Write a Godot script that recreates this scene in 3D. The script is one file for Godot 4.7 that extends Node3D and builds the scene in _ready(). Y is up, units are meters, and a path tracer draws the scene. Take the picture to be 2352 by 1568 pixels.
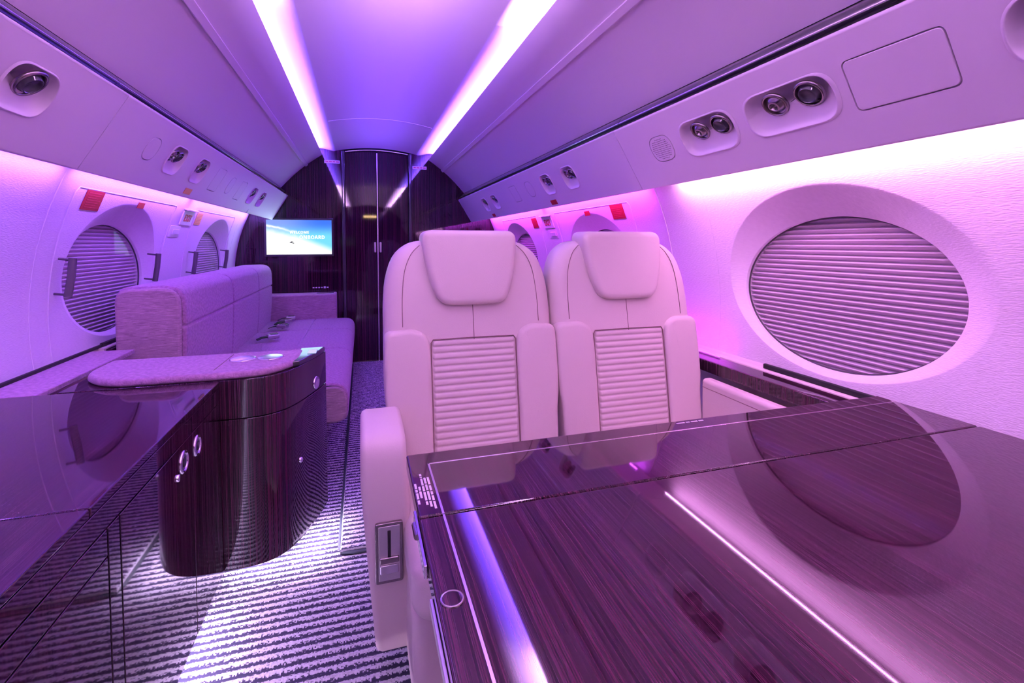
extends Node3D
# Cabin of a business jet at night, lit by hidden coloured LED strips. x: across, y: up, -z: towards the front bulkhead.

const Z_FRONT := -4.33
const Z_BACK := 2.30
const WALL_R := 1.10      # radius of the side wall's arc
const WALL_CY := 0.78     # height of the arc's centre
const Z_ZONE := -1.68     # where one lighting zone ends and the next begins

var mat := {}
var names := {}
var rng := RandomNumberGenerator.new()


# ---------------------------------------------------------------- mesh builder
class MB:
	var v := PackedVector3Array()
	var n := PackedVector3Array()
	var uv := PackedVector2Array()
	var ix := PackedInt32Array()

	func grid(rows: Array, close_u := false, close_v := false) -> MB:
		# rows of points; smooth inside one grid
		var nr: int = rows.size()
		var nc: int = rows[0].size()
		var base := v.size()
		var nn := PackedVector3Array()
		nn.resize(nr * nc)
		var tri := PackedInt32Array()
		var er := nr if close_v else nr - 1
		var ec := nc if close_u else nc - 1
		for r in er:
			var r2 := (r + 1) % nr
			for c in ec:
				var c2 := (c + 1) % nc
				var a := r * nc + c
				var b := r * nc + c2
				var d := r2 * nc + c
				var e := r2 * nc + c2
				for t in [[a, b, e], [a, e, d]]:
					var p0: Vector3 = rows[t[0] / nc][t[0] % nc]
					var p1: Vector3 = rows[t[1] / nc][t[1] % nc]
					var p2: Vector3 = rows[t[2] / nc][t[2] % nc]
					var f := (p1 - p0).cross(p2 - p0)
					if f.length_squared() < 1e-18:
						continue
					nn[t[0]] += f
					nn[t[1]] += f
					nn[t[2]] += f
					tri.append_array([base + t[0], base + t[2], base + t[1]])
		for r in nr:
			for c in nc:
				v.append(rows[r][c])
				var q := nn[r * nc + c]
				n.append(q.normalized() if q.length_squared() > 0 else Vector3.UP)
				uv.append(Vector2(float(c) / maxf(1, nc - 1), float(r) / maxf(1, nr - 1)))
		ix.append_array(tri)
		return self

	func quad(a: Vector3, b: Vector3, c: Vector3, d: Vector3) -> MB:
		return grid([PackedVector3Array([a, b]), PackedVector3Array([d, c])])

	func poly(pts: PackedVector3Array, flip := false) -> MB:
		# flat polygon
		var o := pts[0]
		var nor := Vector3.ZERO
		for i in pts.size():
			nor += (pts[i] - o).cross(pts[(i + 1) % pts.size()] - o)
		nor = nor.normalized()
		var ax := (pts[1] - pts[0]).normalized()
		var ay := nor.cross(ax)
		var flat := PackedVector2Array()
		for p in pts:
			flat.append(Vector2((p - o).dot(ax), (p - o).dot(ay)))
		var t := Geometry2D.triangulate_polygon(flat)
		var base := v.size()
		for i in pts.size():
			v.append(pts[i])
			n.append(-nor if flip else nor)
			uv.append(flat[i])
		for i in range(0, t.size(), 3):
			var a := t[i]
			var b := t[i + 1]
			var c := t[i + 2]
			var f := (pts[b] - pts[a]).cross(pts[c] - pts[a])
			if (f.dot(nor) > 0) != flip:
				ix.append_array([base + a, base + c, base + b])
			else:
				ix.append_array([base + a, base + b, base + c])
		return self

	func rbox(c: Vector3, s: Vector3, r := 0.004, seg := 2, x := Transform3D.IDENTITY) -> MB:
		# box with rounded edges
		var h := s * 0.5
		r = minf(r, minf(h.x, minf(h.y, h.z)) * 0.98)
		for face in 6:
			var k := face / 2
			var sg := 1.0 if face % 2 == 0 else -1.0
			var ua := (k + 1) % 3
			var va := (k + 2) % 3
			var us := _stops(h[ua], r, seg)
			var vs := _stops(h[va], r, seg)
			var base := v.size()
			for j in vs.size():
				for i in us.size():
					var p := Vector3.ZERO
					p[k] = sg * h[k]
					p[ua] = us[i]
					p[va] = vs[j]
					var inner := p.clamp(-(h - Vector3.ONE * r), h - Vector3.ONE * r)
					var nor := (p - inner).normalized()
					v.append(x * (c + inner + nor * r))
					n.append((x.basis * nor).normalized())
					uv.append(Vector2(us[i], vs[j]))
			var w := us.size()
			for j in vs.size() - 1:
				for i in w - 1:
					var a := base + j * w + i
					if sg > 0:
						ix.append_array([a, a + w + 1, a + 1, a, a + w, a + w + 1])
					else:
						ix.append_array([a, a + 1, a + w + 1, a, a + w + 1, a + w])
		return self

	func _stops(h: float, r: float, seg: int) -> PackedFloat32Array:
		var o := PackedFloat32Array()
		for i in seg + 1:
			o.append(-h + r * (1.0 - tan(deg_to_rad(45.0 * (1.0 - float(i) / seg)))))
		for i in seg + 1:
			o.append(h - r * (1.0 - tan(deg_to_rad(45.0 * float(i) / seg))))
		return o

	func tube(path: PackedVector3Array, r: float, seg := 8, closed := false) -> MB:
		var rows := []
		var np := path.size()
		var ref := Vector3.UP
		for i in np:
			var a := path[(i - 1 + np) % np] if closed or i > 0 else path[i]
			var b := path[(i + 1) % np] if closed or i < np - 1 else path[i]
			var t := (b - a).normalized()
			if i == 0 and absf(t.dot(ref)) > 0.9:
				ref = Vector3.RIGHT
			var s := t.cross(ref).normalized()
			var u := s.cross(t).normalized()
			ref = u
			var ring := PackedVector3Array()
			for k in seg:
				var an := TAU * k / seg
				ring.append(path[i] + s * cos(an) * r + u * sin(an) * r)
			rows.append(ring)
		grid(rows, true, closed)
		if not closed:
			poly(rows[0], true)
			poly(rows[np - 1])
		return self

	func lathe(prof: PackedVector2Array, at: Transform3D, seg := 24) -> MB:
		# prof: (radius, height) pairs turned round the local y axis
		var rows := []
		for p in prof:
			var ring := PackedVector3Array()
			for k in seg:
				var an := TAU * k / seg
				ring.append(at * Vector3(cos(an) * p.x, p.y, -sin(an) * p.x))
			rows.append(ring)
		return grid(rows, true)

	func _inset(pl: PackedVector2Array, i: int, off: float) -> Vector2:
		var m := pl.size()
		var e0 := (pl[i] - pl[(i - 1 + m) % m]).normalized()
		var e1 := (pl[(i + 1) % m] - pl[i]).normalized()
		var n0 := Vector2(-e0.y, e0.x)
		var n1 := Vector2(-e1.y, e1.x)
		var b := n0 + n1
		if b.length() < 0.2:
			return pl[i]
		b = b.normalized()
		return pl[i] + b * (off / maxf(0.4, b.dot(n0)))

	func prism(pl: PackedVector2Array, at: Transform3D, d0: float, d1: float, bevel := 0.0, crease := 32.0) -> MB:
		# pl counter-clockwise in local x-y, extruded along local z from d0 to d1
		var m := pl.size()
		var levels := [[d0, 0.0], [d1, 0.0]]
		if bevel > 0:
			levels = [[d0, bevel], [d0 + bevel * 0.3, bevel * 0.3], [d0 + bevel, 0.0], [d1 - bevel, 0.0], [d1 - bevel * 0.3, bevel * 0.3], [d1, bevel]]
		# split the outline into runs at sharp corners
		var sharp := PackedInt32Array()
		for i in m:
			var e0 := (pl[i] - pl[(i - 1 + m) % m]).normalized()
			var e1 := (pl[(i + 1) % m] - pl[i]).normalized()
			if rad_to_deg(absf(e0.angle_to(e1))) > crease:
				sharp.append(i)
		var runs := []
		if sharp.is_empty():
			runs.append([0, m])
		else:
			for s in sharp.size():
				var a := sharp[s]
				var b := sharp[(s + 1) % sharp.size()]
				runs.append([a, (b - a + m) % m if sharp.size() > 1 else m])
		for run in runs:
			var cnt: int = run[1]
			var rows := []
			for l in levels:
				var row := PackedVector3Array()
				for k in cnt + (0 if sharp.is_empty() else 1):
					var q: Vector2 = _inset(pl, (run[0] + k) % m, l[1])
					row.append(at * Vector3(q.x, q.y, l[0]))
				rows.append(row)
			grid(rows, sharp.is_empty())
		var lo := PackedVector3Array()
		var hi := PackedVector3Array()
		var il: float = levels[0][1]
		for i in m:
			var q: Vector2 = _inset(pl, i, il)
			lo.append(at * Vector3(q.x, q.y, d0))
			hi.append(at * Vector3(q.x, q.y, d1))
		poly(lo, true)
		poly(hi)
		return self

	static func lean(p: Vector3) -> Vector3:
		# lean of a seat back and a slight hollow at the lumbar
		return Vector3(p.x, p.y, p.z - (p.y - 0.4) * 0.19 + 0.010 * sin((p.y - 0.4) * 4.6))

	func pad(pl: PackedVector2Array, at: Transform3D, back: float, front: float, rad: float, dome := 0.0, leaning := false) -> MB:
		# a stuffed cushion: outline in local x-y (counter-clockwise), from z = back to z = front with a rounded front edge
		var m := pl.size()
		var cen := Vector2.ZERO
		for p in pl:
			cen += p
		cen /= m
		var nor := PackedVector2Array()
		for i in m:
			var e := (pl[(i + 1) % m] - pl[(i - 1 + m) % m]).normalized()
			nor.append(Vector2(-e.y, e.x))
		# each ring: inset along the edge normals, share of the way to the middle, depth
		var rings := [[0.0, 0.96, back], [0.0, 0.5, back], [rad * 0.4, 0.0, back], [0.0, 0.0, back + rad * 0.4], [0.0, 0.0, front - rad]]
		for k in range(1, 6):
			var a := PI * 0.5 * k / 5.0
			rings.append([rad * (1.0 - cos(a)), 0.0, front - rad + rad * sin(a)])
		for k in range(1, 7):
			var t := k / 6.0
			rings.append([rad, minf(t, 0.985), front + dome * (1.0 - (1.0 - t) * (1.0 - t))])
		var rows := []
		for g in rings:
			var row := PackedVector3Array()
			for i in m:
				var q: Vector2 = (pl[i] + nor[i] * g[0]).lerp(cen, g[1])
				var p := Vector3(q.x, q.y, g[2])
				if leaning:
					p = MB.lean(p)
				row.append(at * p)
			rows.append(row)
		grid(rows, true)
		return self

	func mesh() -> ArrayMesh:
		var a := []
		a.resize(Mesh.ARRAY_MAX)
		a[Mesh.ARRAY_VERTEX] = v
		a[Mesh.ARRAY_NORMAL] = n
		a[Mesh.ARRAY_TEX_UV] = uv
		a[Mesh.ARRAY_INDEX] = ix
		var m := ArrayMesh.new()
		m.add_surface_from_arrays(Mesh.PRIMITIVE_TRIANGLES, a)
		return m


# ---------------------------------------------------------------- outlines
func rounded(pts: Array, rad, seg := 5) -> PackedVector2Array:
	# polygon with rounded corners; rad is one radius or one for each corner
	var o := PackedVector2Array()
	var m := pts.size()
	for i in m:
		var p: Vector2 = pts[i]
		var a: Vector2 = pts[(i - 1 + m) % m]
		var b: Vector2 = pts[(i + 1) % m]
		var r: float = rad[i] if rad is Array else rad
		r = minf(r, minf(p.distance_to(a), p.distance_to(b)) * 0.48)
		if r <= 0.0001:
			o.append(p)
			continue
		var s := p + (a - p).normalized() * r
		var e := p + (b - p).normalized() * r
		for k in seg + 1:
			var t := float(k) / seg
			o.append(s.lerp(p, t).lerp(p.lerp(e, t), t))
	return o


func spline(pts: Array, per := 6, closed := true) -> PackedVector2Array:
	var o := PackedVector2Array()
	var m := pts.size()
	for i in (m if closed else m - 1):
		var p0: Vector2 = pts[(i - 1 + m) % m] if closed or i > 0 else pts[i]
		var p1: Vector2 = pts[i]
		var p2: Vector2 = pts[(i + 1) % m]
		var p3: Vector2 = pts[(i + 2) % m] if closed or i < m - 2 else p2
		for k in per:
			var t := float(k) / per
			o.append(p1.cubic_interpolate(p2, p0, p3, t))
	if not closed:
		o.append(pts[m - 1])
	return o


func even(pl: PackedVector2Array, step: float) -> PackedVector2Array:
	# more points along the long edges
	var o := PackedVector2Array()
	for i in pl.size():
		var a := pl[i]
		var b := pl[(i + 1) % pl.size()]
		var k := maxi(1, int(ceil(a.distance_to(b) / step)))
		for j in k:
			o.append(a.lerp(b, float(j) / k))
	return o


func v2(a: Array) -> Array:
	var o := []
	for i in range(0, a.size(), 2):
		o.append(Vector2(a[i], a[i + 1]))
	return o


func stadium(hw: float, hh: float, rad: float, seg := 6) -> PackedVector2Array:
	return rounded([Vector2(-hw, -hh), Vector2(hw, -hh), Vector2(hw, hh), Vector2(-hw, hh)], rad, seg)


# ---------------------------------------------------------------- nodes
func called(base: String) -> String:
	if not names.has(base):
		names[base] = 0
		return base
	names[base] += 1
	return "%s_%03d" % [base, names[base]]


func tag(o: Node, label := "", category := "", group := "") -> Node:
	if label:
		o.set_meta("label", label)
	if category:
		o.set_meta("category", category)
	if group:
		o.set_meta("group", group)
	return o


func thing(base: String, label: String, category: String, at := Vector3.ZERO, group := "") -> Node3D:
	var o := Node3D.new()
	o.name = called(base)
	o.position = at
	add_child(o)
	tag(o, label, category, group)
	return o


func part(base: String, b: MB, m: Material, parent: Node) -> MeshInstance3D:
	var o := MeshInstance3D.new()
	o.name = base
	o.mesh = b.mesh()
	o.material_override = null
	o.mesh.surface_set_material(0, m)
	parent.add_child(o, true)
	return o


func solo(base: String, b: MB, m: Material, label: String, category: String, group := "") -> MeshInstance3D:
	var o := part(called(base), b, m, self)
	tag(o, label, category, group)
	return o


func struct(base: String, b: MB, m: Material, label := "") -> MeshInstance3D:
	var o := part(base, b, m, self)
	o.set_meta("kind", "structure")
	if label:
		o.set_meta("label", label)
	return o


func struct_node(base: String, label := "") -> Node3D:
	var o := Node3D.new()
	o.name = base
	add_child(o)
	o.set_meta("kind", "structure")
	if label:
		o.set_meta("label", label)
	return o


func lettering(base: String, text: String, size: float, depth: float, m: Material, parent: Node, at: Transform3D) -> MeshInstance3D:
	var t := TextMesh.new()
	var f := SystemFont.new()
	f.font_names = PackedStringArray(["Droid Sans"])
	f.font_weight = 700
	t.font = f
	t.text = text
	t.font_size = 32
	t.pixel_size = size / 32.0
	t.depth = depth
	t.curve_step = 2.0
	t.material = m
	var o := MeshInstance3D.new()
	o.name = base
	o.mesh = t
	o.transform = at
	parent.add_child(o, true)
	return o


func strip_light(base: String, at: Vector3, towards: Vector3, width: float, length: float, col: Color, energy: float, parent: Node, along := Vector3(0, 0, 1)) -> void:
	var l := AreaLight3D.new()
	l.name = base
	l.area_size = Vector2(width, length)
	l.area_normalize_energy = true
	l.light_color = col
	l.light_energy = energy
	l.shadow_enabled = true
	l.area_range = 12.0
	l.area_attenuation = 2.0
	parent.add_child(l, true)
	l.transform = Transform3D(Basis.looking_at(towards, along), at)


# ---------------------------------------------------------------- materials
func lin(r: float, g: float, b: float) -> Color:
	return Color(r, g, b).linear_to_srgb()


func std(c: Color, rough: float, metal := 0.0) -> StandardMaterial3D:
	var m := StandardMaterial3D.new()
	m.albedo_color = c
	m.roughness = rough
	m.metallic = metal
	return m


func periodic(nn: int, smooth: int, sd: int) -> PackedFloat32Array:
	# random values round a ring of nn places, smoothed
	var r := RandomNumberGenerator.new()
	r.seed = sd
	var a := PackedFloat32Array()
	for i in nn:
		a.append(r.randf())
	if smooth > 0:
		var o := PackedFloat32Array()
		for i in nn:
			var s := 0.0
			var w := 0.0
			for k in range(-smooth, smooth + 1):
				var q := 1.0 - absf(k) / (smooth + 1.0)
				s += a[(i + k + nn) % nn] * q
				w += q
			o.append(s / w)
		var lo := 1.0
		var hi := 0.0
		for x in o:
			lo = minf(lo, x)
			hi = maxf(hi, x)
		for i in nn:
			o[i] = (o[i] - lo) / (hi - lo)
		a = o
	return a


func wood_texture() -> ImageTexture:
	var w := 1024
	var h := 256
	var im := Image.create(w, h, false, Image.FORMAT_RGB8)
	var fine := periodic(w, 1, 11)
	var mid := periodic(w, 3, 12)
	var broad := periodic(w, 40, 13)
	var sway := periodic(h, 30, 14)
	var dark := Color(0.007, 0.002, 0.005)
	var light := Color(0.062, 0.014, 0.034)
	for y in h:
		var off := int(round((sway[y] - 0.5) * 9.0))
		for x in w:
			var k := (x + off + w) % w
			var t := 0.34 * fine[(x + off / 2 + w) % w] + 0.54 * mid[k] + 0.12 * broad[k]
			t = smoothstep(0.30, 0.80, t)
			im.set_pixel(x, y, dark.lerp(light, t).linear_to_srgb())
	return ImageTexture.create_from_image(im)


func carpet_texture() -> ImageTexture:
	# 32 ribs along x in one tile; looped yarn, light on the ribs and dark in between
	var s := 1024
	var im := Image.create(s, s, false, Image.FORMAT_RGB8)
	var r := RandomNumberGenerator.new()
	r.seed = 5
	var cell := PackedFloat32Array()
	for i in 256 * 256:
		cell.append(r.randf())
	var lightc := Color(0.62, 0.60, 0.64)
	var darkc := Color(0.030, 0.028, 0.060)
	for y in s:
		var ph := float(y % 32) / 32.0
		var rib := 0.5 - 0.5 * cos(TAU * ph)
		for x in s:
			var a := cell[(y / 4 % 256) * 256 + (x / 4 + (y / 4) * 7) % 256]
			var b := cell[(y / 8 % 128) * 256 + (x / 10) % 256]
			var t := smoothstep(0.38, 0.70, rib + (a - 0.5) * 0.75 + (b - 0.5) * 0.25)
			im.set_pixel(x, y, darkc.lerp(lightc, t * (0.72 + 0.28 * a)).linear_to_srgb())
	return ImageTexture.create_from_image(im)


func slub_texture() -> ImageTexture:
	# coarse woven upholstery with horizontal slubs
	var s := 256
	var im := Image.create(s, s, false, Image.FORMAT_RGB8)
	var r := RandomNumberGenerator.new()
	r.seed = 21
	var acc := PackedFloat32Array()
	acc.resize(s * s)
	acc.fill(0.45)
	for k in 1500:
		var y := r.randi() % s
		var x := r.randi() % s
		var le := r.randi_range(6, 46)
		var q := r.randf_range(-0.32, 0.36)
		for i in le:
			acc[y * s + (x + i) % s] += q * sin(PI * i / le)
			acc[((y + 1) % s) * s + (x + i) % s] += q * 0.6 * sin(PI * i / le)
	for y in s:
		for x in s:
			var t := clampf(acc[y * s + x] + r.randf_range(-0.08, 0.08), 0.0, 1.0)
			im.set_pixel(x, y, Color(0.20, 0.11, 0.15).lerp(Color(0.62, 0.42, 0.48), t).linear_to_srgb())
	return ImageTexture.create_from_image(im)


func noise_tex(freq: float, sd: int, lo: Color, hi: Color, size := 512, sx := 1.0, normal := 0.0) -> NoiseTexture2D:
	var f := FastNoiseLite.new()
	f.seed = sd
	f.noise_type = FastNoiseLite.TYPE_SIMPLEX_SMOOTH
	f.frequency = freq
	f.fractal_octaves = 4
	var t := NoiseTexture2D.new()
	t.width = int(size * sx)
	t.height = size
	t.seamless = true
	t.noise = f
	if normal > 0:
		t.as_normal_map = true
		t.bump_strength = normal
	else:
		var g := Gradient.new()
		g.set_color(0, lo)
		g.set_color(1, hi)
		t.color_ramp = g
	return t


func tri(m: StandardMaterial3D, sc: Vector3, sharp := 8.0) -> StandardMaterial3D:
	m.uv1_triplanar = true
	m.uv1_world_triplanar = true
	m.uv1_scale = sc
	m.uv1_triplanar_sharpness = sharp
	return m


func make_materials() -> void:
	# soft white vinyl of the ceiling and overhead panels
	var p := std(lin(0.80, 0.71, 0.77), 0.5)
	mat.panel = p
	# light wall fabric, faintly combed
	var w := std(Color.WHITE, 0.85)
	w.albedo_texture = noise_tex(0.05, 3, lin(0.72, 0.66, 0.69), lin(0.80, 0.74, 0.77), 512, 1.0)
	w.heightmap_enabled = true
	w.heightmap_texture = noise_tex(0.06, 4, Color.BLACK, Color.WHITE, 512, 1.0)
	w.heightmap_scale = 0.05
	mat.wall = tri(w, Vector3(2.0, 9.0, 2.0), 4.0)
	# gloss lacquered dark wood, grain along z on flat tops and upright elsewhere
	var wood := std(Color.WHITE, 0.035)
	wood.albedo_texture = wood_texture()
	wood.metallic_specular = 0.54
	mat.wood = tri(wood, Vector3(2.2, 0.7, 2.2), 12.0)
	var top := wood.duplicate() as StandardMaterial3D
	top.uv1_scale = Vector3(4.6, 4.6, 1.2)
	mat.top = top
	var black := std(lin(0.008, 0.008, 0.010), 0.05)
	black.metallic_specular = 0.6
	black.clearcoat_enabled = true
	mat.black = black
	mat.gap = std(lin(0.012, 0.010, 0.012), 0.9)
	mat.rubber = std(lin(0.02, 0.02, 0.022), 0.55)
	# cream leather
	var le := std(lin(0.66, 0.575, 0.51), 0.46)
	le.normal_enabled = true
	le.normal_texture = noise_tex(0.05, 8, Color.BLACK, Color.WHITE, 512, 1.0, 3.0)
	le.normal_scale = 0.25
	mat.leather = tri(le, Vector3(9, 9, 9), 4.0)
	mat.thread = std(lin(0.20, 0.12, 0.11), 0.8)
	# divan cloth
	var cl := std(Color.WHITE, 0.95)
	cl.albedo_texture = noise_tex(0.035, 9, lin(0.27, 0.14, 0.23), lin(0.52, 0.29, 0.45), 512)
	cl.heightmap_enabled = true
	cl.heightmap_texture = noise_tex(0.12, 10, Color.BLACK, Color.WHITE, 512)
	cl.heightmap_scale = 0.10
	cl.rim_enabled = true
	cl.rim = 0.5
	mat.cloth = tri(cl, Vector3(3.5, 3.5, 3.5), 4.0)
	var sl := std(Color.WHITE, 0.95)
	sl.albedo_texture = slub_texture()
	sl.rim_enabled = true
	sl.rim = 0.4
	mat.slub = tri(sl, Vector3(3.6, 3.6, 3.6), 6.0)
	# carpet
	var ca := std(Color.WHITE, 1.0)
	ca.albedo_texture = carpet_texture()
	mat.carpet = tri(ca, Vector3(1.0 / 0.864, 1.0 / 0.864, 1.0 / 0.864), 8.0)
	mat.binding = std(lin(0.05, 0.07, 0.08), 0.6)
	mat.chrome = std(lin(0.82, 0.80, 0.80), 0.12, 1.0)
	mat.lid = std(lin(0.88, 0.86, 0.86), 0.22, 1.0)
	mat.satin = std(lin(0.62, 0.60, 0.58), 0.32, 1.0)
	mat.bronze = std(lin(0.30, 0.27, 0.26), 0.25, 1.0)
	mat.inlay = std(lin(0.80, 0.76, 0.74), 0.22, 1.0)
	mat.white = std(lin(0.80, 0.78, 0.76), 0.5)
	mat.print = std(lin(0.75, 0.72, 0.74), 0.6)
	mat.red = std(lin(0.40, 0.006, 0.02), 0.5)
	mat.redink = std(lin(0.50, 0.01, 0.05), 0.5)
	mat.orange = std(lin(0.75, 0.30, 0.12), 0.5)
	mat.shade = std(lin(0.60, 0.50, 0.56), 0.55)
	mat.handle = std(lin(0.10, 0.08, 0.10), 0.35)
	mat.lens = std(lin(0.05, 0.05, 0.06), 0.08)
	var g := std(Color(1, 1, 1, 0.03), 0.0)
	g.transparency = BaseMaterial3D.TRANSPARENCY_ALPHA
	g.metallic_specular = 0.22
	mat.glass = g
	mat.hull = std(lin(0.05, 0.05, 0.05), 0.9)


func glow(c: Color, e: float) -> StandardMaterial3D:
	var m := std(lin(0.8, 0.8, 0.8), 0.5)
	m.emission_enabled = true
	m.emission = c
	m.emission_energy_multiplier = e
	return m


# ---------------------------------------------------------------- cabin shape
func wall_x(y: float) -> float:
	return sqrt(WALL_R * WALL_R - (y - WALL_CY) * (y - WALL_CY))


func ceil_y(x: float) -> float:
	return 1.842 - 0.35 * x * x


func sweep(b: MB, prof: PackedVector2Array, z0: float, z1: float) -> MB:
	var rows := []
	for p in prof:
		rows.append(PackedVector3Array([Vector3(p.x, p.y, z0), Vector3(p.x, p.y, z1)]))
	return b.grid(rows)


func slab_z(b: MB, pl: PackedVector2Array, z0: float, z1: float, bevel := 0.0, crease := 32.0) -> MB:
	return b.prism(pl, Transform3D.IDENTITY, minf(z0, z1), maxf(z0, z1), bevel, crease)


func mirror(pl: PackedVector2Array) -> PackedVector2Array:
	var o := PackedVector2Array()
	for i in range(pl.size() - 1, -1, -1):
		o.append(Vector2(-pl[i].x, pl[i].y))
	return o


func ccw(pl: PackedVector2Array) -> PackedVector2Array:
	if Geometry2D.is_polygon_clockwise(pl):
		var o := pl.duplicate()
		o.reverse()
		return o
	return pl


func build_shell() -> void:
	# outer skin, so that no light leaks in
	var b := MB.new()
	var prof := PackedVector2Array()
	for i in 65:
		var a := TAU * i / 64.0
		prof.append(Vector2(1.27 * sin(a), 0.78 - 1.27 * cos(a)))
	sweep(b, prof, Z_FRONT - 0.1, Z_BACK + 0.1)
	struct("wall_outer", b, mat.hull, "dark outer skin of the aircraft cabin")

	# floor: real ribs across the cabin
	b = MB.new()
	var per := 0.027
	var rows := []
	var z := 2.322
	while z > Z_FRONT:
		for k in 6:
			var zz := z - per * k / 6.0
			var hh := 0.0035 * (0.5 - 0.5 * cos(TAU * k / 6.0))
			rows.append(PackedVector3Array([Vector3(-1.0, hh - 0.0035, zz), Vector3(1.0, hh - 0.0035, zz)]))
		z -= per
	b.grid(rows)
	struct("floor", b, mat.carpet, "ribbed dark and light striped carpet of the cabin floor")
	# low platform under the seats beside the aisle
	b = MB.new()
	rows = []
	z = -1.674
	while z > Z_FRONT + 0.03:
		for k in 6:
			var zz := z - per * k / 6.0
			var hh := 0.018 + 0.0035 * (0.5 - 0.5 * cos(TAU * k / 6.0))
			rows.append(PackedVector3Array([Vector3(-0.212, 0.002, zz), Vector3(-0.212, hh - 0.004, zz), Vector3(-0.206, hh, zz), Vector3(0.95, hh, zz)]))
		z -= per
	b.grid(rows)
	b.quad(Vector3(-0.212, 0, -1.674), Vector3(0.95, 0, -1.674), Vector3(0.95, 0.018, -1.674), Vector3(-0.212, 0.018, -1.674))
	var fl := struct("floor_platform", b, mat.carpet, "low carpeted platform edge beside the aisle")
	b = MB.new()
	b.tube(PackedVector3Array([Vector3(-0.216, 0.006, Z_FRONT + 0.03), Vector3(-0.216, 0.006, -1.71), Vector3(-0.206, 0.006, -1.678), Vector3(-0.17, 0.006, -1.668), Vector3(0.9, 0.006, -1.668)]), 0.006, 6)
	part("binding", b, mat.binding, fl)

	# ceiling: middle panel, lit from the coves on both sides
	var ce := struct_node("ceiling", "pale curved ceiling with two lit coves and flush side panels")
	var half := PackedVector2Array()
	for i in 12:
		var x := 0.325 * i / 11.0
		half.append(Vector2(x, ceil_y(x)))
	# turned up into a cove at each side
	half.append_array(PackedVector2Array(v2([0.345, 1.8015, 0.365, 1.8035, 0.39, 1.809, 0.42, 1.815, 0.45, 1.818, 0.48, 1.815, 0.503, 1.805, 0.515, 1.788, 0.518, 1.765, 0.518, 1.715])))
	prof = mirror(half)
	prof.remove_at(prof.size() - 1)
	prof.append_array(half)
	for i in range(half.size() - 1, -1, -1):
		prof.append(Vector2(half[i].x + (0.012 if half[i].x > 0.45 else 0.0), half[i].y + 0.022))
	for i in range(1, half.size()):
		prof.append(Vector2(-half[i].x - (0.012 if half[i].x > 0.45 else 0.0), half[i].y + 0.022))
	for seg in [[Z_FRONT, Z_ZONE + 0.001], [Z_ZONE - 0.001, Z_BACK]]:
		b = MB.new()
		slab_z(b, ccw(prof), seg[0], seg[1], 0.0015, 60)
		part("middle_panel", b, mat.panel, ce)
	b = MB.new()
	prof = PackedVector2Array()
	for i in 17:
		var x := lerpf(-0.325, 0.325, i / 16.0)
		prof.append(Vector2(x, ceil_y(x) - 0.0012))
	for i in 17:
		var x := lerpf(0.325, -0.325, i / 16.0)
		prof.append(Vector2(x, ceil_y(x) + 0.004))
	slab_z(b, ccw(prof), -3.302, -3.298)
	part("panel_joint", b, mat.panel, ce)
	# side panels
	for sd: float in [-1.0, 1.0]:
		for seg in [[Z_FRONT, Z_ZONE + 0.0015], [Z_ZONE - 0.0015, Z_BACK]]:
			b = MB.new()
			var a := PackedVector2Array()
			var o := PackedVector2Array()
			for i in 13:
				var t := i / 12.0
				var q := Vector2(0.435, 1.766).lerp(Vector2(0.752, 1.485), t)
				var bul := 0.016 * sin(PI * t)
				a.append(q + Vector2(0.66, 0.75) * bul)
				o.append(q + Vector2(0.66, 0.75) * (bul + 0.014))
			o.reverse()
			a.append_array(o)
			if sd < 0:
				a = mirror(a)
			slab_z(b, ccw(a), seg[0], seg[1], 0.002, 40)
			part("side_panel", b, mat.panel, ce)
		# cover strip between two fine grooves
		b = MB.new()
		var c := Vector2(0.435, 1.766).lerp(Vector2(0.752, 1.485), 0.36) + Vector2(0.66, 0.75) * 0.0135
		var al := Vector2(0.75, -0.66).normalized()
		var nm := Vector2(-0.66, -0.75).normalized()
		var st := PackedVector2Array([c - al * 0.013 - nm * 0.004, c + al * 0.013 - nm * 0.004, c + al * 0.013 + nm * 0.005, c + al * 0.011 + nm * 0.007, c - al * 0.011 + nm * 0.007, c - al * 0.013 + nm * 0.005])
		if sd < 0:
			st = mirror(st)
		slab_z(b, ccw(st), Z_FRONT, Z_BACK)
		part("cover_strip", b, mat.panel, ce)
	# glossy black rails between ceiling and overhead panels
	for sd: float in [-1.0, 1.0]:
		var rail := struct_node("trim_%d" % (1 if sd < 0 else 2), "gloss black rail with a bright bead running along the cabin above the overhead panels")
		for seg in [[Z_FRONT, -1.5115], [-1.5085, Z_BACK]]:
			b = MB.new()
			var pr := rounded(v2([0.80, 1.50, 0.757, 1.487, 0.728, 1.466, 0.722, 1.452, 0.735, 1.446, 0.708, 1.424, 0.72, 1.405, 0.80, 1.40]), [0.0, 0.004, 0.010, 0.003, 0.002, 0.003, 0.0, 0.0], 4)
			if sd < 0:
				pr = mirror(pr)
			slab_z(b, ccw(pr), seg[0], seg[1], 0.0, 50)
			part("rail", b, mat.black, rail)
			b = MB.new()
			b.tube(PackedVector3Array([Vector3(sd * 0.7235, 1.4505, seg[0]), Vector3(sd * 0.7235, 1.4505, seg[1])]), 0.0028, 8)
			part("bead", b, mat.chrome, rail)

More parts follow.
